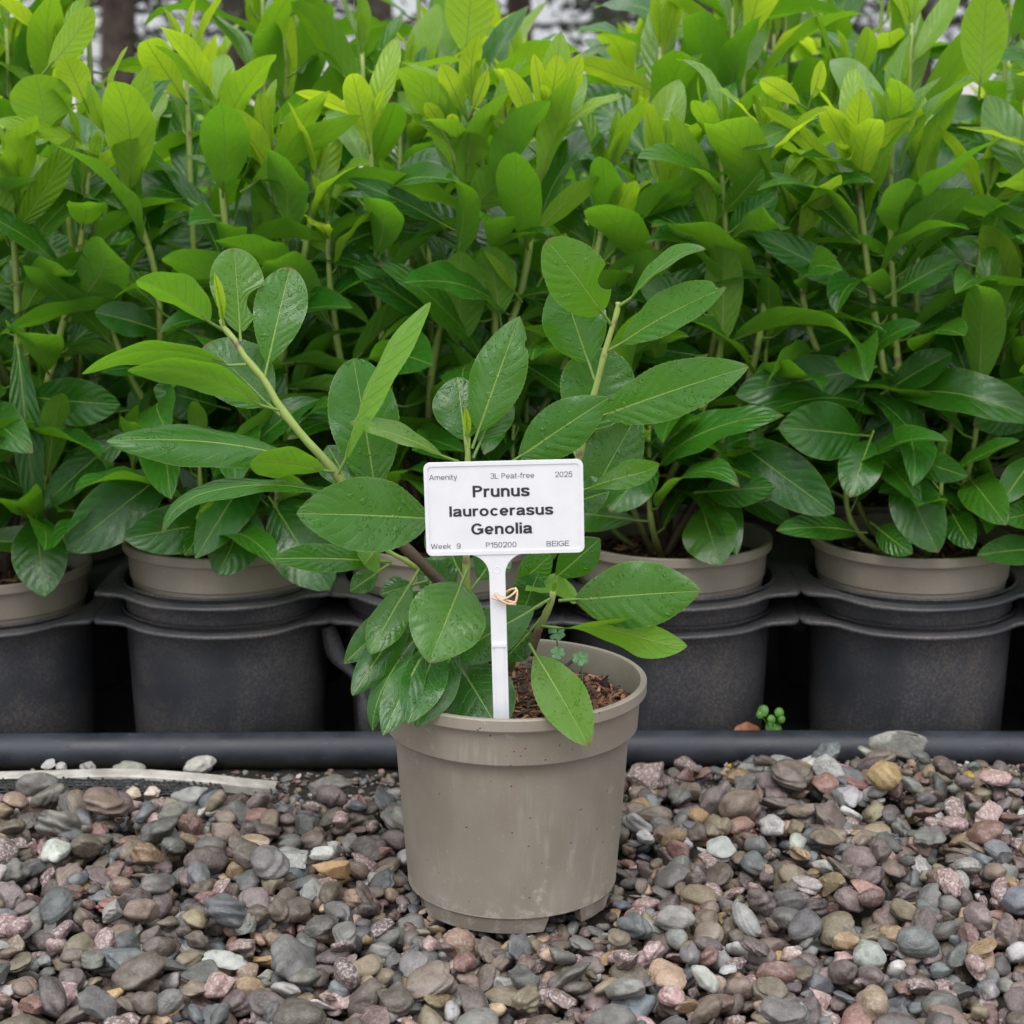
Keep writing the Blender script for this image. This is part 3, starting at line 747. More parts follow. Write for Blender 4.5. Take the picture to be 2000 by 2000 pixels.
def glyph(ch, w):
    """sans-serif letter as centre lines; cap height 1, stroke w; returns (width, strokes)"""
    s = w/2; x = .74; e = .012
    if ch == 'P': W = .66; return W, [[(s, 0), (s, 1)], [(s, 1-s)]+arc(W-.27-s+.02, .72+.0, .25, .28-s, 90, -90)+[(s, .44+s)]]
    if ch == 'B': W = .68; return W, [[(s, 0), (s, 1)], [(s, 1-s)]+arc(W-.30, .76, .24-s, .24-s, 90, -90)+[(s, .52)], [(s, .52)]+arc(W-.28, .26, .28-s, .26-s+.0, 90, -90)+[(s, s)]]
    if ch == 'E': W = .62; return W, [[(s, 0), (s, 1)], [(s, 1-s), (W, 1-s)], [(s, .53), (W-.04, .53)], [(s, s), (W+.02, s)]]
    if ch == 'L': W = .54; return W, [[(s, 0), (s, 1)], [(s, s), (W, s)]]
    if ch == 'I': return w, [[(s, 0), (s, 1)]]
    if ch == 'A': W = .80; return W, [[(s*.9, 0), (W/2-s*.25, 1)], [(W-s*.9, 0), (W/2+s*.25, 1)], [(W*.2, .32), (W*.8, .32)]]
    if ch == 'W': W = 1.12; return W, [[(s*.8, 1), (W*.27, 0)], [(W*.27, 0), (W*.5, 1)], [(W*.5, 1), (W*.73, 0)], [(W*.73, 0), (W-s*.8, 1)]]
    if ch == 'G': W = .84; c = W/2; return W, [arc(c, .5, c-s, .5-s+e, 38, 345, 34)+[(W-s, .47)], [(W*.53, .47), (W-s+s, .47)], [(W-s, .47), (W-s, .10)]]
    if ch == 'r': W = .40; return W, [[(s, 0), (s, x)], crv([(s, x*.52), (s+.05, x*.80), (s+.16, x-s+.005), (W, x-s+.0)], 14)]
    if ch == 'u': W = .60; return W, [[(s, x)]+arc(W/2-.01, .28, W/2-s-.01, .28-s+e, 180, 330, 16)+[(W-s, .26)], [(W-s, x), (W-s, 0)]]
    if ch == 'n': W = .60; return W, [[(s, 0), (s, x)], [(s, x-.27)]+arc(W/2+.01, x-.28, W/2-s-.01, .28-s+e, 150, 0, 16)+[(W-s, 0)]]
    if ch == 'm': W = .92; q = W/2; return W, [[(s, 0), (s, x)], [(s, x-.24)]+arc(q/2+s/2, x-.24, q/2-s/2, .24-s+e, 150, 0, 14)+[(q, 0)], [(q, x-.24)]+arc(q*1.5-s/2, x-.24, q/2-s/2, .24-s+e, 150, 0, 14)+[(W-s, 0)]]
    if ch == 's': W = .56; return W, [crv([(W-s*.75, x*.70), (W*.80, x-s*1.15), (W*.5, x-s+e), (W*.17, x-s*1.3), (s*1.05, x*.73), (W*.24, x*.565), (W*.55, x*.49), (W*.86, x*.36), (W-s*.95, x*.235), (W*.80, s*1.2), (W*.5, s-e), (W*.2, s*1.2), (s*.6, x*.30)], 48)]
    if ch == 'l': return w, [[(s, 0), (s, 1)]]
    if ch == 'i': return w, [[(s, 0), (s, x)], [(s, 1-w*.95), (s, 1)]]
    if ch == 'o': W = .66; return W, [arc(W/2, x/2, W/2-s, x/2-s+e, 0, 360, 40)]
    if ch == 'c': W = .60; return W, [arc(W/2+.02, x/2, W/2-s+.01, x/2-s+e, 38, 322, 32)]
    if ch == 'e': W = .63; return W, [[(s, x*.475), (W-s*.7, x*.475)], arc(W/2, x/2, W/2-s, x/2-s+e, -4, 318, 36)]
    if ch == 'a': W = .61; return W, [crv([(s*.7, x*.70), (W*.22, x-s*1.2), (W*.47, x-s+e), (W*.72, x-s*1.2), (W-s*1.3, x*.70), (W-s*1.3, x*.45)], 24), [(W-s*1.3, x*.5), (W-s*1.3, .16), (W-s*.7, 0)], crv([(W-s*1.3, x*.57), (W*.5, x*.52), (W*.2, x*.44), (s, x*.26), (W*.15, s*1.25), (W*.38, s-e), (W*.62, s*1.5), (W-s*1.3, x*.30)], 34)]
    if ch == 't': W = .34; return W, [[(W*.42, 1-.04)]+[(W*.42, .16)]+crv([(W*.42, .16), (W*.55, s), (W, s)], 8)[1:], [(0, x-s), (W, x-s)]]
    if ch == 'f': W = .36; return W, [[(W*.40, 0), (W*.40, .80)]+crv([(W*.40, .80), (W*.58, 1-s), (W+.03, 1-s)], 8)[1:], [(0, x-s), (W, x-s)]]
    if ch == 'y': W = .58; return W, [[(s*.8, x), (W*.5, .02)], [(W-s*.8, x), (W*.5, .02)]+crv([(W*.5, .02), (W*.36, -.22), (W*.08, -.24)], 8)[1:]]
    if ch == 'k': W = .56; return W, [[(s, 0), (s, 1)], [(W-s*.6, x), (s, .24)], [(W*.42, .45), (W-s*.4, 0)]]
    if ch == '-': return .36, [[(0, .36), (.36, .36)]]
    if ch == '0': W = .64; return W, [arc(W/2, .5, W/2-s, .5-s+e, 0, 360, 40)]
    if ch == '1': W = .36; return W, [[(W-s, 0), (W-s, 1)], crv([(W-s, .98), (W*.5, .84), (0, .74)], 8)]
    if ch == '2': W = .62; return W, [crv([(s, .70), (W*.14, .92), (W*.5, 1-s+e), (W*.88, .90), (W-s, .70), (W*.80, .47), (W*.45, .27), (s*1.2, s)], 34), [(s*.6, s), (W, s)]]
    if ch == '3': W = .62; return W, [crv([(s, .78), (W*.2, .95), (W*.5, 1-s+e), (W*.83, .93), (W-s*1.4, .76), (W*.80, .60), (W*.45, .54)], 26), crv([(W*.45, .54), (W*.83, .47), (W-s, .27), (W*.83, .07), (W*.5, s-e), (W*.16, .07), (s*.8, .25)], 26)]
    if ch == '5': W = .62; return W, [[(W*.9, 1-s), (W*.22, 1-s), (W*.12, .50)], crv([(W*.12, .50), (W*.3, .60), (W*.55, .635), (W*.86, .53), (W-s, .32), (W*.84, .08), (W*.48, s-e), (W*.16, .07), (s*.8, .24)], 34)]
    if ch == '9': W = .62; return W, [arc(W/2, .68, W/2-s, .32-s+e, 0, 360, 34), crv([(W-s, .66), (W-s*1.1, .34), (W*.76, .08), (W*.46, s-e), (W*.18, .06), (s*1.1, .20)], 24)]
    return .34, []
def ribbon(line, w, y, A):
    P = [np.array(p) for p in line]; n = len(P); L_ = []
    closed = np.linalg.norm(P[0]-P[-1]) < 1e-6
    for k in range(n):
        a = P[k]-P[k-1] if k else (P[0]-P[-2] if closed else P[1]-P[0]); b = P[k+1]-P[k] if k < n-1 else (P[1]-P[0] if closed else P[-1]-P[-2])
        a = a/(np.linalg.norm(a)+1e-9); b = b/(np.linalg.norm(b)+1e-9)
        na, nb_ = np.array([-a[1], a[0]]), np.array([-b[1], b[0]]); m = na+nb_; m = m/(np.linalg.norm(m)+1e-9)
        L_.append(m*(w/2)/max(.5, float(np.dot(m, na))))
    V = [(P[k][0]+L_[k][0], y, P[k][1]+L_[k][1]) for k in range(n)]+[(P[k][0]-L_[k][0], y, P[k][1]-L_[k][1]) for k in range(n)]
    A.add(V, [(k, k+n, k+n+1, k+1) for k in range(n-1)])
def text(txt, x0, x1, yb, capy, mat, w, gap):
    """lettering fitted between x0..x1, baseline yb, cap top capy (px of the enlarged label view)"""
    A = Acc(); X = 0.; q = 0
    for ch in txt:
        W, st = glyph(ch, w)
        for ln in st:
            q += 1; ribbon([(X+a, b) for a, b in ln], w, -.00095-q*3e-6, A)
        X += W+gap
    X -= gap
    k = 380/1932; ang = math.radians(1.45)
    V = np.vstack(A.V)
    px = x0+V[:, 0]/X*(x1-x0); mid = (yb+capy)/2
    hx, hz = (800+px*k-985)*mpp, 0
    zb = -(870+yb*k-991)*vpp; xm = (800+(x0+x1)/2*k-985)*mpp; hcap = (yb-capy)*k*vpp
    # the line's middle is where it was measured; the label itself carries the tilt
    xr, zr = xm*math.cos(ang)+zb*math.sin(ang), -xm*math.sin(ang)+zb*math.cos(ang)
    V2 = np.stack([cx+xr+(hx-xm), V[:, 1], zc+zr+V[:, 2]*hcap], -1)
    return link('lettering', mesh('lettering', V2, A.F, mat, False), lab)
for tx, x0, x1, yb, ct, mat, w, gp in (
    ('Amenity', 198, 475, 335, 283, M_INKG, .11, .11), ('3L Peat-free', 806, 1237, 319, 266, M_INKG, .11, .11), ('2025', 1443, 1612, 306, 252, M_INKG, .11, .11),
    ('Prunus', 628, 1190, 504, 387, M_INK, .182, .085), ('laurocerasus', 396, 1425, 694, 588, M_INK, .182, .085), ('Genolia', 612, 1218, 880, 767, M_INK, .182, .085),
    ('Week  9', 210, 505, 1030, 978, M_INKG, .11, .11), ('P150200', 757, 1062, 1016, 962, M_INKG, .11, .11), ('BEIGE', 1362, 1587, 1003, 949, M_INKG, .11, .11)):
    text(tx, x0, x1, yb, ct, mat, w, gp)
# tan rubber band knotted round the stake
A = Acc()
def RB(pts, r=.00075):
    P3 = spline([np.array([U(x, y, LY)[0], LY+dy, U(x, y, LY)[2]]) for x, y, dy in pts], 40); A.add(*tube(P3, r, 7))
RB([(959, 1164, -.0040), (975, 1168, -.0042), (992, 1164, -.0036), (1004, 1156, -.0030), (1008, 1152, .0005), (1000, 1153, .0032), (985, 1160, .0034), (970, 1166, .0026), (968, 1157, -.0010), (975, 1166, -.0050), (990, 1175, -.0042), (1008, 1178, -.0030)])
RB([(972, 1164, -.0030), (990, 1170, -.0030), (1005, 1174, -.0030), (1009, 1166, -.0022), (1010, 1155, -.0010), (1006, 1149, .0012)], .0008)
rb = A.build('rubber_band', M_RUBBER); tag(rb, 'tan rubber band knotted round the stake of the white label', 'rubber band')

# ------------------------------------------------------------------ trays and the rows of laurels behind
ROW_Y, PITCH_X, PITCH_Y = .448, .2085, .215
UPZ = .152 - PH                                    # base of the pots in the upper trays
NEST = .026
FL = UPZ + PH - .040                               # flange level of the upper trays
CELLX = {-1: -.706, 0: U(-21, 1100, ROW_Y)[0], 1: U(440, 1056, ROW_Y)[0], 2: U(874, 1056, ROW_Y)[0], 3: U(1309, 1056, ROW_Y)[0], 4: U(1782, 1056, ROW_Y)[0], 5: U(2225, 1056, ROW_Y)[0], 6: U(2660, 1056, ROW_Y)[0]}
def cell_mesh(depth):
    prof = [(.0975, .0), (.0990, .0032), (.0968, .0046), (.0950, .0030), (.0945, -.004), (.0935, -.030), (.0895, -depth+.005), (.086, -depth), (.0, -depth)]
    V, Fc = lathe(prof[1:], 80)
    me = mesh('cell', V, [tuple(reversed(f)) for f in Fc], M_TRAY)
    return me
def flange_mesh(xs, ys, front_only, seed):
    """wavy edged sheet with a hole for each cell; xs, ys cell centres relative to the tray"""
    rng = random.Random(seed); V, Fc = [], []; na = 112
    Rf = .1135
    for jy, y in enumerate(ys):
        for ix, x in enumerate(xs):
            hl = (x-xs[ix-1])/2 if ix else .108
            hr = (xs[ix+1]-x)/2 if ix < len(xs)-1 else .108
            ring0 = len(V); nring = 7
            for k in range(na):
                a = 2*math.pi*k/na; c, s_ = math.cos(a), math.sin(a)
                side = hr if c > 0 else hl
                rs = side/abs(c) if abs(c) > 1e-6 else 9
                # free front (and back) edge: a bulge in front of each cell, a bay between cells
                free = (jy == 0 and s_ < 0) or (jy == len(ys)-1 and s_ > 0)
                if free:
                    rho = Rf; lim = rs
                    if rho*abs(c) > side: rho = lim
                    # fill the bay so neighbours join by a neck
                    yb = .078
                    if rho*abs(s_) < yb and abs(c) > .3: rho = min(rs, yb/max(abs(s_), 1e-4), .1320)
                    rho = min(max(rho, .1035), rs) if rs > .1035 else rs
                else:
                    rt = PITCH_Y/2/abs(s_) if abs(s_) > 1e-6 else 9
                    rho = min(rs, rt)
                for q in range(nring):
                    f = q/(nring-1); r = .0972+(max(rho, .0985)-.0972)*min(f*1.2, 1)
                    px, py = x+r*c, y+r*s_
                    bay = smooth01((abs(r*c)/side-.45)/.5)
                    z = .0042*bay + .0016*mnoise.noise(Vector((px*9, py*9, seed)))
                    if q == nring-1 and free: z -= .0036
                    elif q == nring-1: z -= 0
                    V.append((px, py, z))
            for k in range(na):
                k2 = (k+1) % na
                for q in range(nring-1):
                    Fc.append((ring0+k*nring+q, ring0+k*nring+q+1, ring0+k2*nring+q+1, ring0+k2*nring+q))
    return mesh('flange', V, Fc, M_TRAY)
ME_CELL_U, ME_CELL_L = cell_mesh(FL-UPZ+.003), cell_mesh(FL-NEST-CELLB)
def tray(cells, z, rows, me_cell, label, seed, row0=0):
    x0 = CELLX[cells[0]]; xs = [CELLX[c]-x0 for c in cells]; ys = [PITCH_Y*k for k in range(rows)]
    t = empty('pot_tray', (x0, ROW_Y+row0*PITCH_Y, z)); tag(t, label, 'plant tray')
    o = link('flange', flange_mesh(xs, ys, True, seed), t)
    md = o.modifiers.new('thick', 'SOLIDIFY'); md.thickness = .0016; md.offset = -1
    for y in ys:
        for x in xs:
            c = link('cell', me_cell, t); c.location = (x, y, 0); c.rotation_euler = (0, 0, R.random()*6)
    return t
tray([1, 2, 3, 4, 5], FL, 2, ME_CELL_U, 'upper black plastic tray holding the front row pots, nested in the tray below', 1)
tray([-1, 0, 1, 2], FL-NEST, 2, ME_CELL_L, 'lower black plastic tray at left, its outermost cell holding a beige pot directly', 2)
tray([3, 4, 5, 6], FL-NEST, 2, ME_CELL_L, 'lower black plastic tray at right, nested under the upper tray', 3)

def rand_leaf_on(P, T, az, nodefrac, rng, young, L, nu, nl, droop=0., wscale=1.):
    """leaf growing at P from a stem running along T; nodefrac 0 at the bottom, 1 at the tip"""
    T = nrmz(T); h = np.array([1., 0, 0]) if abs(T[0]) < .8 else np.array([0, 1., 0])
    e1 = nrmz(np.cross(T, h)); e2 = np.cross(T, e1)
    rad = math.cos(az)*e1+math.sin(az)*e2
    el = math.radians(4+(52 if nodefrac < 1 else 68)*nodefrac**1.9+rng.uniform(-26, 26)) - droop      # angle up from square to the stem
    d = rad*math.cos(el)+T*math.sin(el)
    d = nrmz(d+np.array([0, 0, -.12]))
    n = nrmz(T*math.cos(el)-rad*math.sin(el)+rng.uniform(-.95, .95)*np.cross(d, T))
    W = L*rng.uniform(.26, .345)*wscale
    return leaf_geo(P, P+d*L, n, W, rng.uniform(.3, 1.45)*(1-.5*young), rng.uniform(.05, .42), rng.uniform(-.35, .35), rng.uniform(.02, .07),
                    rng.uniform(-.05, .05), rng.uniform(.95, 1.22), rng.uniform(.62, .82), .012*(1-.5*young), nu, nl, rng.uniform(-.1, .6)*(rng.random() < .5), rng=rng)
def grow_shoot(path, rng, cb, nu, nl, start=.12, spacing=.019, lmax=.118, tipyoung=1., ystart=.78):
    """walks up a shoot and calls cb(geometry, young, rnd) for each leaf"""
    tipyoung = tipyoung*rng.choice([.5, .9, 1., 1.]); ystart = ystart+rng.uniform(-.08, .1)
    pts = np.array(path); seg = np.linalg.norm(np.diff(pts, axis=0), axis=1); cum = np.concatenate([[0], np.cumsum(seg)]); tot = cum[-1]
    s = start*tot; az = rng.random()*6.28
    while s < tot:
        f = s/tot; k = min(np.searchsorted(cum, s, 'right')-1, len(seg)-1)
        P = pts[k]+(pts[k+1]-pts[k])*((s-cum[k])/seg[k]); T = pts[min(k+1, len(pts)-1)]-pts[max(k-1, 0)]
        young = smooth01((f-ystart)/(1-ystart))*tipyoung
        L = lmax*(1-.42*max(0, (f-.76)/.24)**1.4)*rng.uniform(.78, 1.12)
        cb(rand_leaf_on(P, T, az, f, rng, young, L, nu, nl, droop=max(0, .5-f)*.6), min(1, max(0, young+rng.uniform(-.08, .08))), rng.random())
        az += 2.4+rng.uniform(-.3, .3); s += spacing*rng.uniform(.8, 1.25)*(1-.45*f)
    P = pts[-1]; T = pts[-1]-pts[-3]
    for k in range(3):
        cb(rand_leaf_on(P-nrmz(T)*.004, T, az+k*1.7, 1.04, rng, 1, rng.uniform(.036, .062), nu, nl, wscale=.85), tipyoung*rng.uniform(.8, 1.), rng.random())
def plant_paths(rng, n, top, base_z, spread=.075):
    out = []
    for k in range(n):
        a = rng.random()*6.283; rr = spread*rng.uniform(.3, 1.); h = top*rng.uniform(.66, 1.06)
        b = np.array([.012*math.cos(a), .012*math.sin(a), base_z])
        e = np.array([rr*math.cos(a), rr*math.sin(a), h])
        m = b*.55+e*.45+np.array([.35*rr*math.cos(a), .35*rr*math.sin(a), -.02])
        out.append(spline([b, m, e], 22))
    for k in range(4):
        a = rng.random()*6.283; rr = rng.uniform(.05, .09); h = rng.uniform(.26, .36)
        b = np.array([.012*math.cos(a), .012*math.sin(a), base_z]); e = np.array([rr*math.cos(a), rr*math.sin(a), h])
        out.append(spline([b, b*.5+e*.5+np.array([.3*rr*math.cos(a), .3*rr*math.sin(a), -.01]), e], 22))
    return out

COMP = [compost_mesh(420, 20+k) for k in range(3)]
# --- front row: explicit shoots (pixels of the photo give the direction each one leans in), every leaf its own part
FR = {
 0: dict(lab='potted laurel at the left edge, its pot lower than its neighbours in the bottom tray',
   shoots=[[(20, 900), (35, 640), (24, 420), (22, 330)], [(-60, 760), (-70, 480), (-90, 260)], [(90, 760), (150, 520), (175, 330)]]),
 1: dict(lab='potted laurel behind the left shoot of the front plant',
   shoots=[[(330, 760), (300, 520), (208, 262)], [(470, 760), (445, 480), (420, 240), (424, 205)], [(540, 740), (590, 520), (620, 330)], [(330, 880), (240, 700), (190, 560)], [(500, 800), (560, 560), (530, 300)]]),
 2: dict(lab='potted laurel hidden to its pot rim behind the front plant and its label',
   shoots=[[(930, 800), (1015, 580), (1060, 300), (1075, 225)], [(840, 760), (905, 450), (885, 280)], [(760, 760), (735, 480), (720, 240)], [(960, 760), (960, 500), (925, 210)], [(1080, 760), (1160, 520), (1190, 330)], [(700, 800), (650, 600), (640, 430)]]),
 3: dict(lab='potted laurel right of the label, one lower leaf hanging over its rim',
   shoots=[[(1300, 960), (1340, 870), (1400, 720), (1420, 540), (1405, 270)], [(1300, 800), (1270, 560), (1290, 330)], [(1450, 780), (1500, 520), (1490, 260)], [(1240, 780), (1200, 560), (1205, 420)]]),
 4: dict(lab='potted laurel fully in view right of the label pot, topped by a lime rosette',
   shoots=[[(1752, 900), (1735, 780), (1700, 560), (1672, 330), (1664, 300)], [(1800, 800), (1790, 560), (1800, 330)], [(1860, 820), (1900, 600), (1930, 380)], [(1680, 840), (1580, 640), (1560, 430)], [(1760, 780), (1740, 480), (1740, 240)]]),
 5: dict(lab='potted laurel cut off by the right edge of the picture',
   shoots=[[(2160, 800), (2080, 560), (2040, 300)], [(2220, 760), (2200, 400), (2190, 180)], [(2120, 860), (2010, 700), (1990, 560)]]),
}
EXTRA = {   # single leaves that can be told apart: base px, tip px, width px, roll, young, extra
 0: [((68, 985), (88, 1165), 108, 5, 0, {}), ((290, 812), (74, 1000), 74, 30, 0, {}), ((36, 772), (235, 790), 96, 10, 0, {}), ((30, 640), (70, 1010), 60, 0, 0, {}), ((20, 470), (145, 265), 62, 20, .35, {}), ((15, 560), (245, 480), 66, 30, 0, {}), ((22, 350), (0, 300), 40, 30, .95, {}), ((22, 350), (45, 310), 34, -20, .95, {}), ((18, 480), (-40, 340), 80, 160, .3, {})],
 1: [((347, 905), (130, 1075), 118, 4, 0, {}), ((497, 965), (425, 1124), 112, -6, 0, {}), ((525, 970), (645, 1152), 128, 5, 0, {}), ((470, 1010), (243, 1052), 100, 0, 0, {}), ((97, 283), (70, 145), 122, 176, .3, {}), ((80, 150), (182, 15), 64, 160, .55, {}), ((470, 375), (705, 225), 78, -130, .2, {}), ((465, 465), (634, 472), 80, -118, .05, dict(arch=1.1)), ((415, 1000), (360, 1085), 50, -10, 0, {}), ((455, 985), (382, 1012), 46, -10, 1., {}), ((175, 220), (125, 110), 66, 170, .7, {}), ((225, 300), (290, 130), 60, 150, .5, {}), ((330, 620), (150, 480), 60, 40, .1, {}), ((330, 650), (185, 610), 70, 20, 0, {}), ((450, 800), (300, 760), 90, 10, 0, {})],
 2: [((906, 130), (925, -60), 98, 178, .55, {}), ((905, 425), (1016, 325), 100, -150, .15, {}), ((907, 344), (922, 259), 78, 178, .3, dict(q=.5)), ((1067, 256), (1043, 105), 32, 170, .95, {}), ((1067, 256), (1090, 103), 52, 10, .95, {}), ((1072, 250), (1135, 105), 44, 170, .95, {}), ((1049, 272), (987, 132), 48, 150, .8, {}), ((914, 237), (862, 125), 46, 170, .9, {}), ((916, 235), (952, 138), 26, 170, .95, {}), ((882, 274), (831, 200), 32, 170, .95, {}), ((882, 270), (884, 222), 26, 180, .95, {}), ((897, 700), (900, 490), 100, 178, .1, {}), ((980, 640), (955, 480), 90, 178, .08, {}), ((1030, 470), (1170, 345), 50, -150, .3, {}), ((890, 450), (680, 350), 50, 30, .0, {}), ((870, 640), (690, 520), 56, 15, .0, {}), ((1020, 590), (945, 490), 26, 40, .75, {}), ((1050, 560), (1105, 455), 44, 20, .75, {})],
 3: [((1365, 972), (1408, 1103), 110, 6, .12, {}), ((1408, 803), (1258, 877), 96, -6, .03, {}), ((1412, 842), (1630, 1003), 104, 0, .0, {}), ((1357, 962), (1515, 950), 70, 0, 0, {}), ((1400, 480), (1310, 220), 66, 140, .35, {}), ((1410, 700), (1415, 460), 78, 178, .12, {}), ((1405, 470), (1520, 380), 66, -20, 0, {}), ((1290, 880), (1190, 1000), 90, 5, 0, {}), ((1390, 620), (1250, 560), 80, 20, 0, {}), ((1400, 430), (1490, 330), 60, 20, .2, {})],
 4: [((1713, 716), (1437, 772), 98, 8, 0, {}), ((1706, 842), (1660, 972), 86, 4, 0, {}), ((1746, 896), (1833, 1079), 102, 4, 0, {}), ((1700, 852), (1520, 835), 116, 6, 0, {}), ((1850, 985), (1900, 1072), 62, 4, 0, {}), ((1693, 1040), (1516, 1036), 60, 30, 0, {}), ((1700, 1020), (1782, 1082), 58, 4, 0, {}), ((1731, 502), (1894, 370), 92, -140, .12, {}), ((1693, 576), (1470, 457), 74, 30, 0, {}), ((1680, 475), (1503, 337), 46, 40, .05, {}), ((1728, 582), (1872, 504), 60, -20, 0, {}),
     ((1666, 312), (1608, 207), 52, 165, .95, {}), ((1668, 308), (1682, 174), 56, 8, .92, {}), ((1672, 312), (1782, 232), 46, -150, .9, {}), ((1662, 366), (1488, 208), 46, 140, .6, {}), ((1580, 215), (1485, 155), 44, 160, .9, {}), ((1578, 215), (1606, 118), 32, 150, .95, {}), ((1720, 770), (1860, 690), 70, -20, 0, {}), ((1750, 880), (1890, 930), 60, 10, 0, {}), ((1600, 230), (1450, 290), 50, 20, .3, {})],
 5: [((2060, 1075), (1908, 1085), 64, 20, 0, {}), ((2030, 880), (1955, 985), 62, 6, .05, {}), ((2040, 1000), (1956, 1015), 60, 6, .03, {}), ((1912, 195), (1928, -25), 92, 176, .4, {}), ((2060, 780), (1900, 830), 80, 0, 0, {})],
}
rng = random.Random(11)
for ci, d in FR.items():
    z = UPZ-NEST if ci in (0,) else UPZ
    x = CELLX[ci]; root = empty('potted_laurel', (x, ROW_Y, z)); tag(root, d['lab'], 'potted plant', 'potted laurels in the front row of trays')
    link('pot', ME_POTB, root).rotation_euler = (0, 0, rng.random()*6)
    link('compost', COMP[ci % 3], root).rotation_euler = (0, 0, rng.random()*6)
    O = np.array([x, ROW_Y, z]); shoots = []
    for k, px in enumerate(d['shoots']):
        yk = ROW_Y+rng.uniform(-.035, .03) if k else ROW_Y-.03
        pts = [O+np.array([rng.uniform(-.015, .015), rng.uniform(-.015, .015), .125])]
        for m, (a, b) in enumerate(px): pts.append(U(a, b, ROW_Y+(yk-ROW_Y)*(m+1)/len(px)))
        P3 = [p-O for p in spline(pts, 26)]
        so = link('shoot', stem_mesh([(P3, .0044, .0021, 2.2, -3.6)], 'shoot'), root); shoots.append(so)
        grow_shoot(P3, rng, lambda g, y, r, so=so: leaf_obj(g, y*.9, r, M_LEAF, so) if g[0][:, 2].min() > PH+.004 else None, 8, 16, start=.05, spacing=.0255, lmax=.142)
    for k in range(6):
        a = k*1.047+rng.uniform(0, .8); rr = rng.uniform(.05, .09); hh = rng.uniform(.21, .36)
        b = np.array([.012*math.cos(a), .012*math.sin(a), .125]); e = np.array([rr*math.cos(a), rr*math.sin(a), hh])
        P3 = spline([b, b*.5+e*.5+np.array([.3*rr*math.cos(a), .3*rr*math.sin(a), -.01]), e], 22)
        so = link('shoot', stem_mesh([(P3, .0036, .0016, 1.2, -1.2)], 'shoot'), root)
        grow_shoot(P3, rng, lambda g, y, r, so=so: leaf_obj(g, y, r, M_LEAF, so) if g[0][:, 2].min() > PH+.004 else None, 8, 16, start=.15, spacing=.019, tipyoung=.2, lmax=.125)
    for (b, t, W, roll, yg, kw) in EXTRA[ci]:
        low = b[1] > 830; yb = ROW_Y-.03-(.03 if low else .0); yt = ROW_Y-(.118 if low else .06)
        b3, t3 = U(b[0], b[1], yb)-O, U(t[0], t[1], yt)-O
        kw = dict(kw); n = face_normal(b3+O, t3+O, roll)
        g = leaf_geo(b3, t3, n, W/PXM((b3+t3)/2+O), kw.pop('arch', rng.uniform(.3, .5)+(.25 if low else 0)), rng.uniform(.08, .2), nu=10, nl=22, wave=.03, q=kw.pop('q', .66), p=1.08, rng=rng)
        leaf_obj(g, yg, rng.random(), M_LEAF, min(shoots, key=lambda s: 0) if False else shoots[0])
# --- rows behind: eight grown plants, copied
PROTO = []
for v in range(8):
    rg = random.Random(100+v); L = Leaves()
    paths = plant_paths(rg, rg.choice([4, 4, 5]), rg.uniform(.60, .70), .125, .085)
    for p in paths: grow_shoot(p, rg, tipyoung=1. if p[-1][2] > .4 else .25, cb=lambda g, y, r: L.add(g, y, r) if g[0][:, 2].min() > PH+.004 else None, nu=6, nl=12, start=.12, spacing=.033, lmax=.148, ystart=.76)
    PROTO.append((L.mesh('foliage', M_LEAF), stem_mesh([(p, .0044, .0021, 2.2, -3.6) for p in paths], 'stem')))
rng = random.Random(5); cnt = 0
for r in range(1, 8):
    Y = ROW_Y+PITCH_Y*r; half = 1050/F*(Y+D)+.34
    xs = list(np.arange(-math.ceil(half/PITCH_X), math.ceil(half/PITCH_X)+1)*PITCH_X+CELLX[2]+(.1 if r % 2 else 0)*0)
    for x in xs:
        if abs(x) > half: continue
        root = empty('potted_laurel', (x+rng.uniform(-.008, .008), Y+rng.uniform(-.008, .008), UPZ), rng.random()*6.283)
        tag(root, 'potted laurel packed among the rows behind the front row', 'potted plant', 'potted laurels in the rows behind the front row')
        fo, st = PROTO[cnt % 8]; cnt += rng.choice([1, 2, 3])
        link('pot', ME_POTB, root); link('compost', COMP[cnt % 3], root)
        sc = rng.uniform(1.14, 1.36) if r == 1 else rng.uniform(1.0, 1.24) if r == 2 else rng.uniform(.66, .94)
        for nm, me in (('foliage', fo), ('stem', st)):
            o = link(nm, me, root); o.scale = (1, 1, sc)

for ci, lb_ in ((-1, 'potted laurel at the outer left end of the lower tray'), (6, 'potted laurel at the outer right end of the lower tray')):
    root = empty('potted_laurel', (CELLX[ci], ROW_Y, UPZ-NEST), ci*1.7); tag(root, lb_, 'potted plant', 'potted laurels in the front row of trays')
    fo, st = PROTO[ci % 8]
    for nm, me in (('pot', ME_POTB), ('compost', COMP[0]), ('foliage', fo), ('stem', st)): link(nm, me, root)

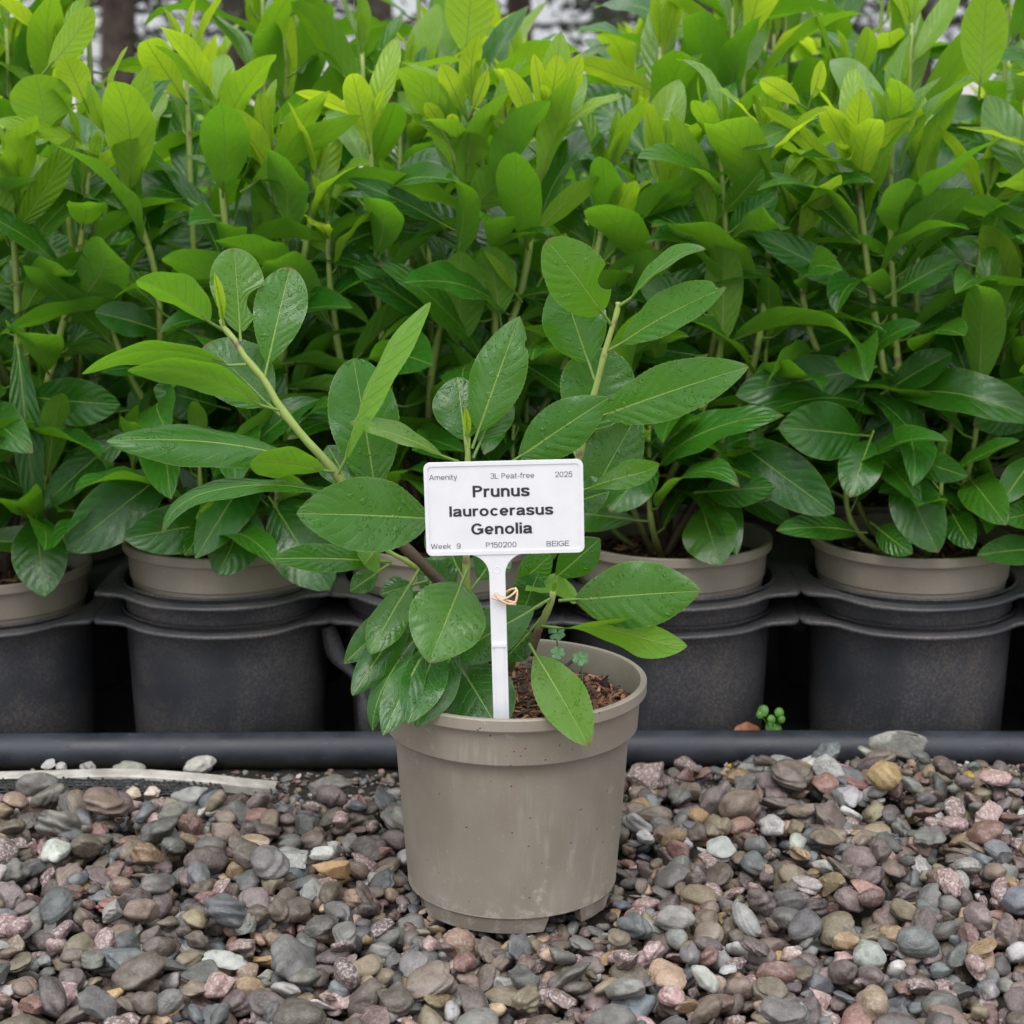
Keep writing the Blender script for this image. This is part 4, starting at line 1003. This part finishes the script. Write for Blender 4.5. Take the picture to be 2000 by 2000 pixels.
# ------------------------------------------------------------------ pipe, lath, fabric edge
PIPE_R = .0163
pl = U(0, 1461, .318); pr_ = U(2000, 1457, .318)
PY = .320; PZ = BED+PIPE_R-.0005
V, Fc = tube([(x, PY+.0015*math.sin(x*3), PZ+.0012*math.sin(x*5+1)) for x in np.linspace(-1.0, 1.0, 60)], PIPE_R, 28)
po = link('water_pipe', mesh('water_pipe', np.array(V)-np.array([0, PY, PZ]), Fc, M_PIPE)); po.location = (0, PY, PZ)
tag(po, 'long black plastic water pipe lying between the gravel and the trays', 'pipe')
lp = [UZ(-60, 1524, -.016), UZ(100, 1520, -.014), UZ(250, 1517, -.013), UZ(400, 1527, -.014), UZ(480, 1536, -.020), UZ(540, 1541, -.030)]
P3 = spline(lp, 40); V = []; Fc = []
for i, p in enumerate(P3):
    for dy, dz in ((-.0085, -.004), (-.0085, .0030), (-.0070, .0042), (.0070, .0046), (.0085, .0030), (.0085, -.004)): V.append((p[0], p[1]+dy, p[2]+dz))
for i in range(39):
    for k in range(6):
        k2 = (k+1) % 6; Fc.append((i*6+k, (i+1)*6+k, (i+1)*6+k2, i*6+k2))
lo = link('edging_lath', mesh('edging_lath', V, Fc, M_LATH, False)); tag(lo, 'weathered pale grey edging strip bent along the gravel at left', 'edging')
# woven fabric edge with loose threads
A = Acc()
for i in range(150):
    x = -.62+i*.0042; 
    b = UZ(0, 1536, -.018); y0 = b[1]+R.uniform(-.002, .002)
    p0 = np.array([x, y0, -.012+R.uniform(-.002, .002)]); p1 = np.array([x+.010+R.uniform(-.002, .002), y0-.022, -.013]); p2 = np.array([x+.02, y0-.045, -.022])
    if x > -.25: continue
    A.add(*tube(spline([p0, p1, p2], 6), .0011, 5))
for k in range(7):
    y = UZ(0, 1536, -.018)[1]-k*.006
    A.add(*tube([(x, y+.001*math.sin(x*60+k), -.0118-.0004*k+.0006*math.sin(x*400+k*3.1)) for x in np.linspace(-.62, -.25, 50)], .0009, 4))
fo = A.build('weed_fabric', M_THREAD); tag(fo, 'edge of black woven weed fabric under the pale edging strip', 'ground fabric')
for xa, xb, lb_ in ((-.26, -.12, 'tuft of frayed black fabric threads on the soil left of the front pot'), (.12, .19, 'tuft of frayed black fabric threads on the soil just right of the front pot'), (.28, .43, 'loose black fabric threads in the gravel edge at far right')):
    A = Acc()
    for i in range(95):
        x = R.uniform(xa, xb); yy = R.uniform(.17, .245)
        p0 = np.array([x, yy, soil_z(x, yy)+.004]); a = R.uniform(-2.6, -.5); l = R.uniform(.008, .026)
        A.add(*tube(spline([p0, p0+np.array([math.cos(a)*l*.5, math.sin(a)*l*.5, R.uniform(.001, .008)]), p0+np.array([math.cos(a)*l, math.sin(a)*l, R.uniform(-.001, .004)])], 5), R.uniform(.0003, .0006), 4))
    tag(A.build('frayed_threads', M_THREAD), lb_, 'threads')

# torn flap of tray plastic hanging between the cells
fl_pts = [U(640, 1225, .405), U(660, 1285, .40), U(698, 1330, .395), U(714, 1390, .39), U(720, 1430, .39)]
P3 = spline(fl_pts, 24); V = []; Fc = []
for i, p in enumerate(P3):
    w = .0062+.002*math.sin(i*.4)
    for k, (dx, dy) in enumerate(((-w, .002), (0, -.003), (w, .001), (w, .003), (0, -.001), (-w, .004))): V.append((p[0]+dx, p[1]+dy, p[2]+dx*.35))
for i in range(23):
    for k in range(6):
        k2 = (k+1) % 6; Fc.append((i*6+k, i*6+k2, (i+1)*6+k2, (i+1)*6+k))
fo = link('plastic_strap', mesh('plastic_strap', V, Fc, M_TRAY)); tag(fo, 'torn black plastic strap hanging in the dark gap under the trays', 'strap')

# weed and dead leaf behind the pipe
wb = U(1512, 1440, .340); w = empty('weed_seedling', tuple(wb)); tag(w, 'small bright green weed growing behind the black pipe', 'weed')
for (px, py, r) in ((1490, 1388, .0075), (1508, 1404, .0055), (1522, 1391, .0062), (1526, 1404, .0050), (1506, 1420, .0075), (1519, 1423, .0060), (1484, 1395, .0050)):
    c = U(px, py, .328+R.uniform(-.006, .006))-wb; A = Acc()
    A.add(*tube(spline([(0, 0, 0), c*.5+np.array([0, 0, .002]), c], 6), .0006, 5))
    nn = nrmz([R.uniform(-.3, .3), -.8, .5]); e1 = nrmz(np.cross(nn, [0, 0, 1])); e2 = np.cross(nn, e1)
    V = [c+nn*.0008]+[c+(e1*math.cos(a)+e2*math.sin(a)*1.12)*r*(.4) for a in np.linspace(0, 6.283, 16)[:-1]]+[c-nn*.0012+(e1*math.cos(a)+e2*math.sin(a)*1.12)*r*.66 for a in np.linspace(0, 6.283, 16)[:-1]]
    A.add(V, [(0, i+1, (i+1) % 15+1) for i in range(15)]+[(i+1, i+16, (i+1) % 15+16, (i+1) % 15+1) for i in range(15)])
    A.build('leaf', M_WEED, w)
b3, t3 = U(1496, 1430, .340), U(1432, 1432, .330)
V, Q, uv, mm = leaf_geo(b3, t3, nrmz([.1, -.5, .85]),   .017, .7, .3, .4, .06, nu=8, nl=14, pet=.004, q=.6)
o = link('dead_leaf', mesh('dead_leaf', V, Q, M_DEAD)); tag(o, 'curled rusty brown dead leaf lying behind the black pipe', 'dead leaf')

M_YEL = simple('yellowed_leaf', (.30, .19, .02), (.42, .30, .05), 140, .55, .001, 260)
for (px, py, Y, L_, a, lb_) in ((1888, 1517, .222, .013, .3, 'crumpled yellow leaf scrap on the gravel edge at far right'), (1425, 1497, .255, .008, 1.9, 'tiny orange yellow leaf scrap beside the flat grey stone with rain spots')):
    c = U(px, py, Y); d_ = np.array([math.cos(a), math.sin(a)*.6, .25])*L_
    V, Q, uv, mm = leaf_geo(c-d_/2, c+d_/2, nrmz([.1, -.6, .8]), L_*.6, .8, .4, .5, .10, nu=8, nl=14, pet=.002, q=.6)
    tag(link('leaf_scrap', mesh('leaf_scrap', V, Q, M_YEL)), lb_, 'leaf scrap')
# ------------------------------------------------------------------ gravel
def ico(sub):
    import bmesh
    bm = bmesh.new(); bmesh.ops.create_icosphere(bm, subdivisions=sub, radius=1)
    V = np.array([v.co[:] for v in bm.verts]); Fc = np.array([[v.index for v in f.verts] for f in bm.faces]); bm.free(); return V, Fc
ICO = {2: ico(2), 3: ico(3), 4: ico(4)}
def stone_shape(V, rg, angular):
    V = V.copy()
    k = rg.normal(size=(5, 3))*1.7; ph = rg.uniform(0, 6.28, 5); am = np.array([.10, .08, .07, .05, .04])*rg.uniform(.6, 1.5)*(.35 if angular < 0 else 1)
    V *= (1+sum(am[i]*np.sin(V@k[i]*(1+.5*i)+ph[i]) for i in range(5)))[:, None]
    for _ in range(0 if angular < 0 else int(rg.randint(5, 11)) if angular else int(rg.randint(1, 4))):
        n = rg.normal(size=3); n /= np.linalg.norm(n); d = rg.uniform(.48, .82) if angular else rg.uniform(.62, .90)
        e = np.clip(V@n-d, 0, None); V -= (e*(1. if angular else .85))[:, None]*n
    if angular == 2:
        k2 = rg.normal(size=(6, 3))*6; V *= (1+sum(.022*np.sin(V@k2[i]+i*2) for i in range(6)))[:, None]
    return V
# colour families: (colour, speckle, rain spots, kind of surface, weight, word)
FAM = [((.165, .160, .145), .05, .8, 0, 17, 'grey green'), ((.30, .30, .285), .10, 1., 0, 6, 'pale grey'), ((.085, .083, .083), .05, .4, 1, 7, 'dark slate'),
       ((.150, .108, .080), .08, .3, 0, 18, 'brown'), ((.19, .145, .085), .10, .4, 0, 13, 'olive tan'), ((.125, .086, .085), .12, .3, 0, 15, 'dull purple'),
       ((.19, .085, .066), .20, .2, 1, 10, 'red brown'), ((.29, .175, .165), .85, .1, 2, 14, 'pink speckled'), ((.48, .46, .44), .6, .2, 2, 6, 'whitish'),
       ((.125, .138, .150), .05, .8, 0, 10, 'blue grey'), ((.31, .195, .075), .25, .1, 1, 7, 'ochre'), ((.40, .26, .17), .35, .1, 1, 5, 'peach')]
FW = np.array([f[4] for f in FAM], float); FW /= FW.sum()
GX0, GX1, GY0, GY1, GS = -.62, .62, -.36, .304, .002
nx, ny = int((GX1-GX0)/GS), int((GY1-GY0)/GS)
HM = np.array([[soil_z(GX0+i*GS, GY0+j*GS) for i in range(nx)] for j in range(ny)])
rg = np.random.RandomState(21)
def rotm(a, b, c):
    ca, sa, cb, sb, cc, sc = math.cos(a), math.sin(a), math.cos(b), math.sin(b), math.cos(c), math.sin(c)
    return np.array([[cc, -sc, 0], [sc, cc, 0], [0, 0, 1]])@np.array([[cb, 0, sb], [0, 1, 0], [-sb, 0, cb]])@np.array([[1, 0, 0], [0, ca, -sa], [0, sa, ca]])
STONES = []
SHAPE_RG = np.random.RandomState(4)
SH3 = []; SH4 = []
for k_, a_ in enumerate([0]*24+[1]*24+[2]*14):
    SH3.append((stone_shape(ICO[3][0], np.random.RandomState(900+k_), a_), a_)); SH4.append(stone_shape(ICO[4][0], np.random.RandomState(900+k_), a_))
def drop(x, y, a, fam=None, flat=None, tilt=None, az=None, shp=None, sink=.0, cap=.012, top=None):
    fi = rg.choice(len(FAM), p=FW) if fam is None else fam
    want = FAM[fi][3]
    cand = [i for i, s in enumerate(SH3) if s[1] == (want if rg.rand() < .60 else 0)]
    si = cand[rg.randint(len(cand))] if shp is None else shp
    b = a*rg.uniform(.52, .95); c = a*(rg.uniform(.28, .68) if flat is None else flat)
    if az is None: az = rg.uniform(0, 6.28)
    ti, tj = (rg.normal(0, .36), rg.normal(0, .36)) if tilt is None else tilt
    M = rotm(ti, tj, az)
    # footprint on the height map
    r = a; i0, i1 = max(0, int((x-r-GX0)/GS)), min(nx-1, int((x+r-GX0)/GS)+1); j0, j1 = max(0, int((y-r-GY0)/GS)), min(ny-1, int((y+r-GY0)/GS)+1)
    if i1 <= i0 or j1 <= j0: return
    X, Y = np.meshgrid(GX0+np.arange(i0, i1)*GS-x, GY0+np.arange(j0, j1)*GS-y)
    ca, sa = math.cos(-az), math.sin(-az); u = (X*ca-Y*sa)/a; v = (X*sa+Y*ca)/b; q = 1-u*u-v*v; m = q > .05
    if not m.any(): return
    sub = HM[j0:j1, i0:i1]; half = np.where(m, c*np.sqrt(np.clip(q, 0, 1)), 0)
    need = (sub+half)[m]; z = np.percentile(need, 72)-.35*c*0 - sink
    lim = soil_z(x, y)+cap
    if z-c > lim+.004 or (top is not None and z+c > top): return False
    HM[j0:j1, i0:i1] = np.where(m, np.maximum(sub, z+half*.92), sub)
    k = rg.choice([rg.uniform(.42, .85), rg.uniform(.75, 1.4)])
    STONES.append(dict(p=(x, y, z), s=(a, b, c), M=M, si=si, fi=fi, col=np.clip(np.array(FAM[fi][0])*k*(1+rg.uniform(-.06, .06, 3)), 0, .8), r=rg.rand(), spots=FAM[fi][2]*(rg.rand() < .45)))
    return True
POTC = (0, 0)
def ok(x, y, a): return math.hypot(x, y) > .062+a*.6 or True
def edge_y(x):       # ragged far limit of the gravel
    return .205+.018*math.sin(x*9+.6)+.010*math.sin(x*23)+.052*smooth01((x-.10)/.08)-.004
for n_, lo_, hi_, cap in ((4200, .0045, .0080, .010), (4200, .0065, .0115, .014), (2000, .0085, .0145, .017), (260, .0125, .0190, .019)):
    for _ in range(n_):
        x = rg.uniform(GX0+.01, GX1-.01); y = rg.uniform(GY0+.01, GY1-.01)
        if y > edge_y(x)+rg.normal(0, .006): continue
        a = rg.uniform(lo_, hi_)
        # the pot's own footprint: keep stones under its feet low
        dd = math.hypot(x, y)
        if dd < .115+a:
            if dd < .079: drop(x, y, min(a, .0070), cap=.02, top=-.0055)
            elif dd < .112: drop(x, y, min(a, .0105), cap=.02, top=-.0055+(dd-.079)*.35)
            else: drop(x, y, min(a, .013), cap=.012)
        else: drop(x, y, a, cap=cap)
# small grit and pebbles on the soil strip in front of the pipe
for _ in range(3600):
    x = rg.uniform(GX0, GX1); y = rg.uniform(edge_y(x)-.01, GY1); drop(x, y, rg.uniform(.0012, .0042), sink=.0006)
for _ in range(110):
    x = rg.uniform(GX0, GX1); y = rg.uniform(edge_y(x), GY1-.006); drop(x, y, rg.uniform(.005, .0095), sink=.002)
def stone_geo(S, base=None):
    V = SH3[S['si']][0] if base is None else base
    return (V*np.array(S['s']))@S['M'].T
def stone_attrs(me, S, n):
    cattr(me, 'col', np.tile(S['col'], (n, 1))); fattr(me, 'mot', np.full(n, FAM[S['fi']][1])); fattr(me, 'srnd', np.full(n, S['r'])); fattr(me, 'spots', np.full(n, S['spots']))
# stones that stay in view: top of the pile, inside the frame; the 280 that show largest stand as things of their own
def seen(S):
    x, y, z = S['p']; px, py = PROJ((x, y, z))
    if not (10 < px < 1990 and py < 1990): return 0
    i, j = int((x-GX0)/GS), int((y-GY0)/GS); c = S['s'][2]
    w = 2; sub = HM[max(0, j-w):j+w+1, max(0, i-w):i+w+1]
    vis = np.mean(sub < z+c*1.02)
    if math.hypot(x, y) < .09 or (abs(x) < .08 and y > 0 and y < .25): return 0
    return vis*S['s'][0]*S['s'][1]*PXM(S['p'])**2 if vis > .6 else 0
sc_ = np.array([seen(S) for S in STONES]); order = np.argsort(-sc_); big = set(int(i) for i in order[:285] if sc_[i] > 0)
V, Fc, C, MO, RN, SPT = [], [], [], [], [], []; nv_ = 0
for i, S in enumerate(STONES):
    if i in big:
        g = stone_geo(S, SH4[S['si']]); me = mesh('pebble', g, ICO[4][1], M_STONE); stone_attrs(me, S, len(g))
        o = link('pebble', me); o.location = S['p']
        wd = FAM[S['fi']][5]
        tag(o, wd+' pebble among the larger stones of the gravel', 'pebble', wd+' pebbles in the gravel')
    else:
        i_, j_ = int((S['p'][0]-GX0)/GS), int((S['p'][1]-GY0)/GS)
        if np.min(HM[max(0, j_-4):j_+5, max(0, i_-4):i_+5]) > S['p'][2]+S['s'][2]+.004: continue      # buried
        small = S['s'][0] < .0062
        if small:
            b = ICO[2][0]; bb = stone_shape(b, np.random.RandomState(S['si']), SH3[S['si']][1]) ; g = stone_geo(S, bb)+np.array(S['p']); f = ICO[2][1]
        else: g = stone_geo(S)+np.array(S['p']); f = ICO[3][1]
        V.append(g); Fc.append(f+nv_); nv_ += len(g); k = len(g)
        C.append(np.tile(S['col'], (k, 1))); MO.append(np.full(k, FAM[S['fi']][1])); RN.append(np.full(k, S['r'])); SPT.append(np.full(k, S['spots']))
me = mesh('gravel', np.vstack(V), np.vstack(Fc), M_STONE); cattr(me, 'col', np.vstack(C)); fattr(me, 'mot', np.concatenate(MO)); fattr(me, 'srnd', np.concatenate(RN)); fattr(me, 'spots', np.concatenate(SPT))
tag(link('gravel', me), 'mixed grey, brown and pink gravel the pot stands on', 'gravel', kind='stuff')

# named stones that catch the eye
def big_stone(px, py, Y, wpx, hpx, thick, col, mot, spots, label, ang=1, roll=0., seed=1, tilt=0.):
    p = U(px, py, Y); k = 1/PXM(p)
    rg2 = np.random.RandomState(seed); b = stone_shape(ICO[4][0], rg2, ang)
    b = b/np.abs(b).max(0)
    g = (b*np.array([wpx*k/2, thick/2, hpx*k/2]))@rotm(tilt, roll, 0).T
    me = mesh('stone', g, ICO[4][1], M_STONE); S = dict(col=np.array(col), fi=0, r=rg2.rand(), spots=spots)
    stone_attrs(me, S, len(g)); me.attributes['mot'].data.foreach_set('value', np.full(len(g), mot, np.float32))
    o = link('stone', me); o.location = tuple(p); tag(o, label, 'stone'); return o
big_stone(1755, 1450, .283, 122, 84, .026, (.30, .29, .26), .05, .3, 'big flat grey stone propped up against the black pipe', 1, .04, 3, .35)
big_stone(389, 1494, .289, 70, 36, .022, (.52, .50, .44), .0, .0, 'smooth whitish egg shaped pebble lying against the pipe at left', -1, -.32, 8)
big_stone(1514, 1497, .262, 86, 56, .020, (.27, .27, .25), .05, 1., 'flat grey stone with rain spots, on top of the gravel edge right of the pot', 1, .1, 5, .5)
big_stone(93, 1495, .290, 32, 24, .012, (.55, .53, .50), .1, 0, 'small white pebble between pipe and edging strip at left', 1, 0, 9)
big_stone(121, 1498, .291, 24, 18, .010, (.50, .48, .46), .1, 0, 'tiny pale pebble beside the small white pebble at left', 0, .2, 10)
big_stone(175, 1497, .290, 40, 24, .014, (.30, .28, .28), .3, 0, 'grey speckled pebble lying behind the edging strip', 1, .1, 12)
big_stone(255, 1501, .288, 70, 26, .016, (.29, .30, .25), .1, 0, 'long greenish grey pebble by the pipe, left of the egg shaped one', 0, .05, 13)
big_stone(1705, 1473, .278, 66, 18, .012, (.30, .31, .25), .1, 0, 'thin finger shaped pale stone leaning below the big flat stone', 0, .38, 14)
big_stone(1855, 1540, .212, 62, 28, .018, (.56, .48, .40), .0, 0, 'cream oval pebble on the gravel edge at right', 0, .25, 15)
big_stone(1718, 1520, .232, 64, 46, .020, (.50, .48, .47), .6, 0, 'rough white quartz stone below the big flat stone', 2, 0, 16)
big_stone(1764, 1531, .226, 44, 44, .018, (.48, .47, .46), .6, 0, 'white quartz lump touching the right of the rough quartz stone', 2, .3, 17)
big_stone(260, 1549, .200, 32, 32, .016, (.60, .45, .33), .5, 0, 'peach and white quartz pebble at the fabric edge, left of its twin', 2, 0, 18)
big_stone(293, 1550, .199, 38, 30, .016, (.62, .50, .40), .5, 0, 'peach and white quartz pebble at the fabric edge, right of its twin', 2, .2, 19)
big_stone(372, 1558, .190, 78, 44, .024, (.30, .30, .29), .1, 1., 'pale grey slab with dark rain spots near the fabric edge at left', 1, -.25, 20, .4)

# ------------------------------------------------------------------ trees and sky gap beyond the bed
M_NEEDLE = simple('dark_conifer_needles', (.012, .022, .010), (.030, .045, .018), 3, .7)
M_BARK = simple('dark_conifer_bark', (.030, .022, .017), (.070, .052, .040), 9, .9, .01, 30)
def tree_meshes(seed):
    rg3 = np.random.RandomState(seed); A = Acc()
    hgt = rg3.uniform(9, 12)
    A.add(*tube([(.12*math.sin(z*.4+seed), .1*math.cos(z*.5), z) for z in np.linspace(-.1, hgt, 14)], list(np.linspace(.20, .03, 14)), 10))
    V, Fc = [], []
    for k in range(34):
        z = rg3.uniform(1.2, hgt*.98) if k > 9 else rg3.uniform(.9, 2.6); a = rg3.uniform(0, 6.28); ln = (1-z/hgt)*2.2+.5; ln *= rg3.uniform(.7, 1.1)*(.42 if k <= 9 else 1)
        d = np.array([math.cos(a), math.sin(a), rg3.uniform(-.18, .22)]); b0 = np.array([0, 0, z])
        A.add(*tube([b0, b0+d*ln*.5, b0+d*ln], [.035, .022, .008], 5))
        for m in range(34):
            f = rg3.uniform(.25, 1.05); c = b0+d*ln*f+rg3.normal(0, 1, 3)*np.array([.17, .17, .11]); s = rg3.uniform(.06, .16)
            e1 = nrmz(rg3.normal(size=3)); e2 = nrmz(np.cross(e1, rg3.normal(size=3))); n = len(V)
            V += [c-e1*s, c-e2*s*.3, c+e1*s, c+e2*s*.3]; Fc.append((n, n+1, n+2, n+3))
    me = mesh('crown', np.array(V), np.array(Fc), M_NEEDLE, False)
    return mesh('trunk', np.vstack(A.V), A.F, M_BARK), me
TM = [tree_meshes(s) for s in (1, 2, 3, 4)]
rng = random.Random(3)
for k, (px, Y) in enumerate([(-200, 24), (115, 26), (245, 19), (440, 24), (745, 20), (1010, 25), (1200, 23), (1375, 18.5), (1545, 21), (1640, 26), (1800, 24), (1985, 20), (2250, 24)]):
    x = U(px, 150, Y)[0]; t = empty('conifer_tree', (x, Y, -.075), rng.random()*6.28)
    tag(t, 'dark conifer out of focus beyond the plant bed', 'tree', 'dark conifers beyond the plant bed')
    tr, cr = TM[k % 4]; link('trunk', tr, t); link('crown', cr, t)
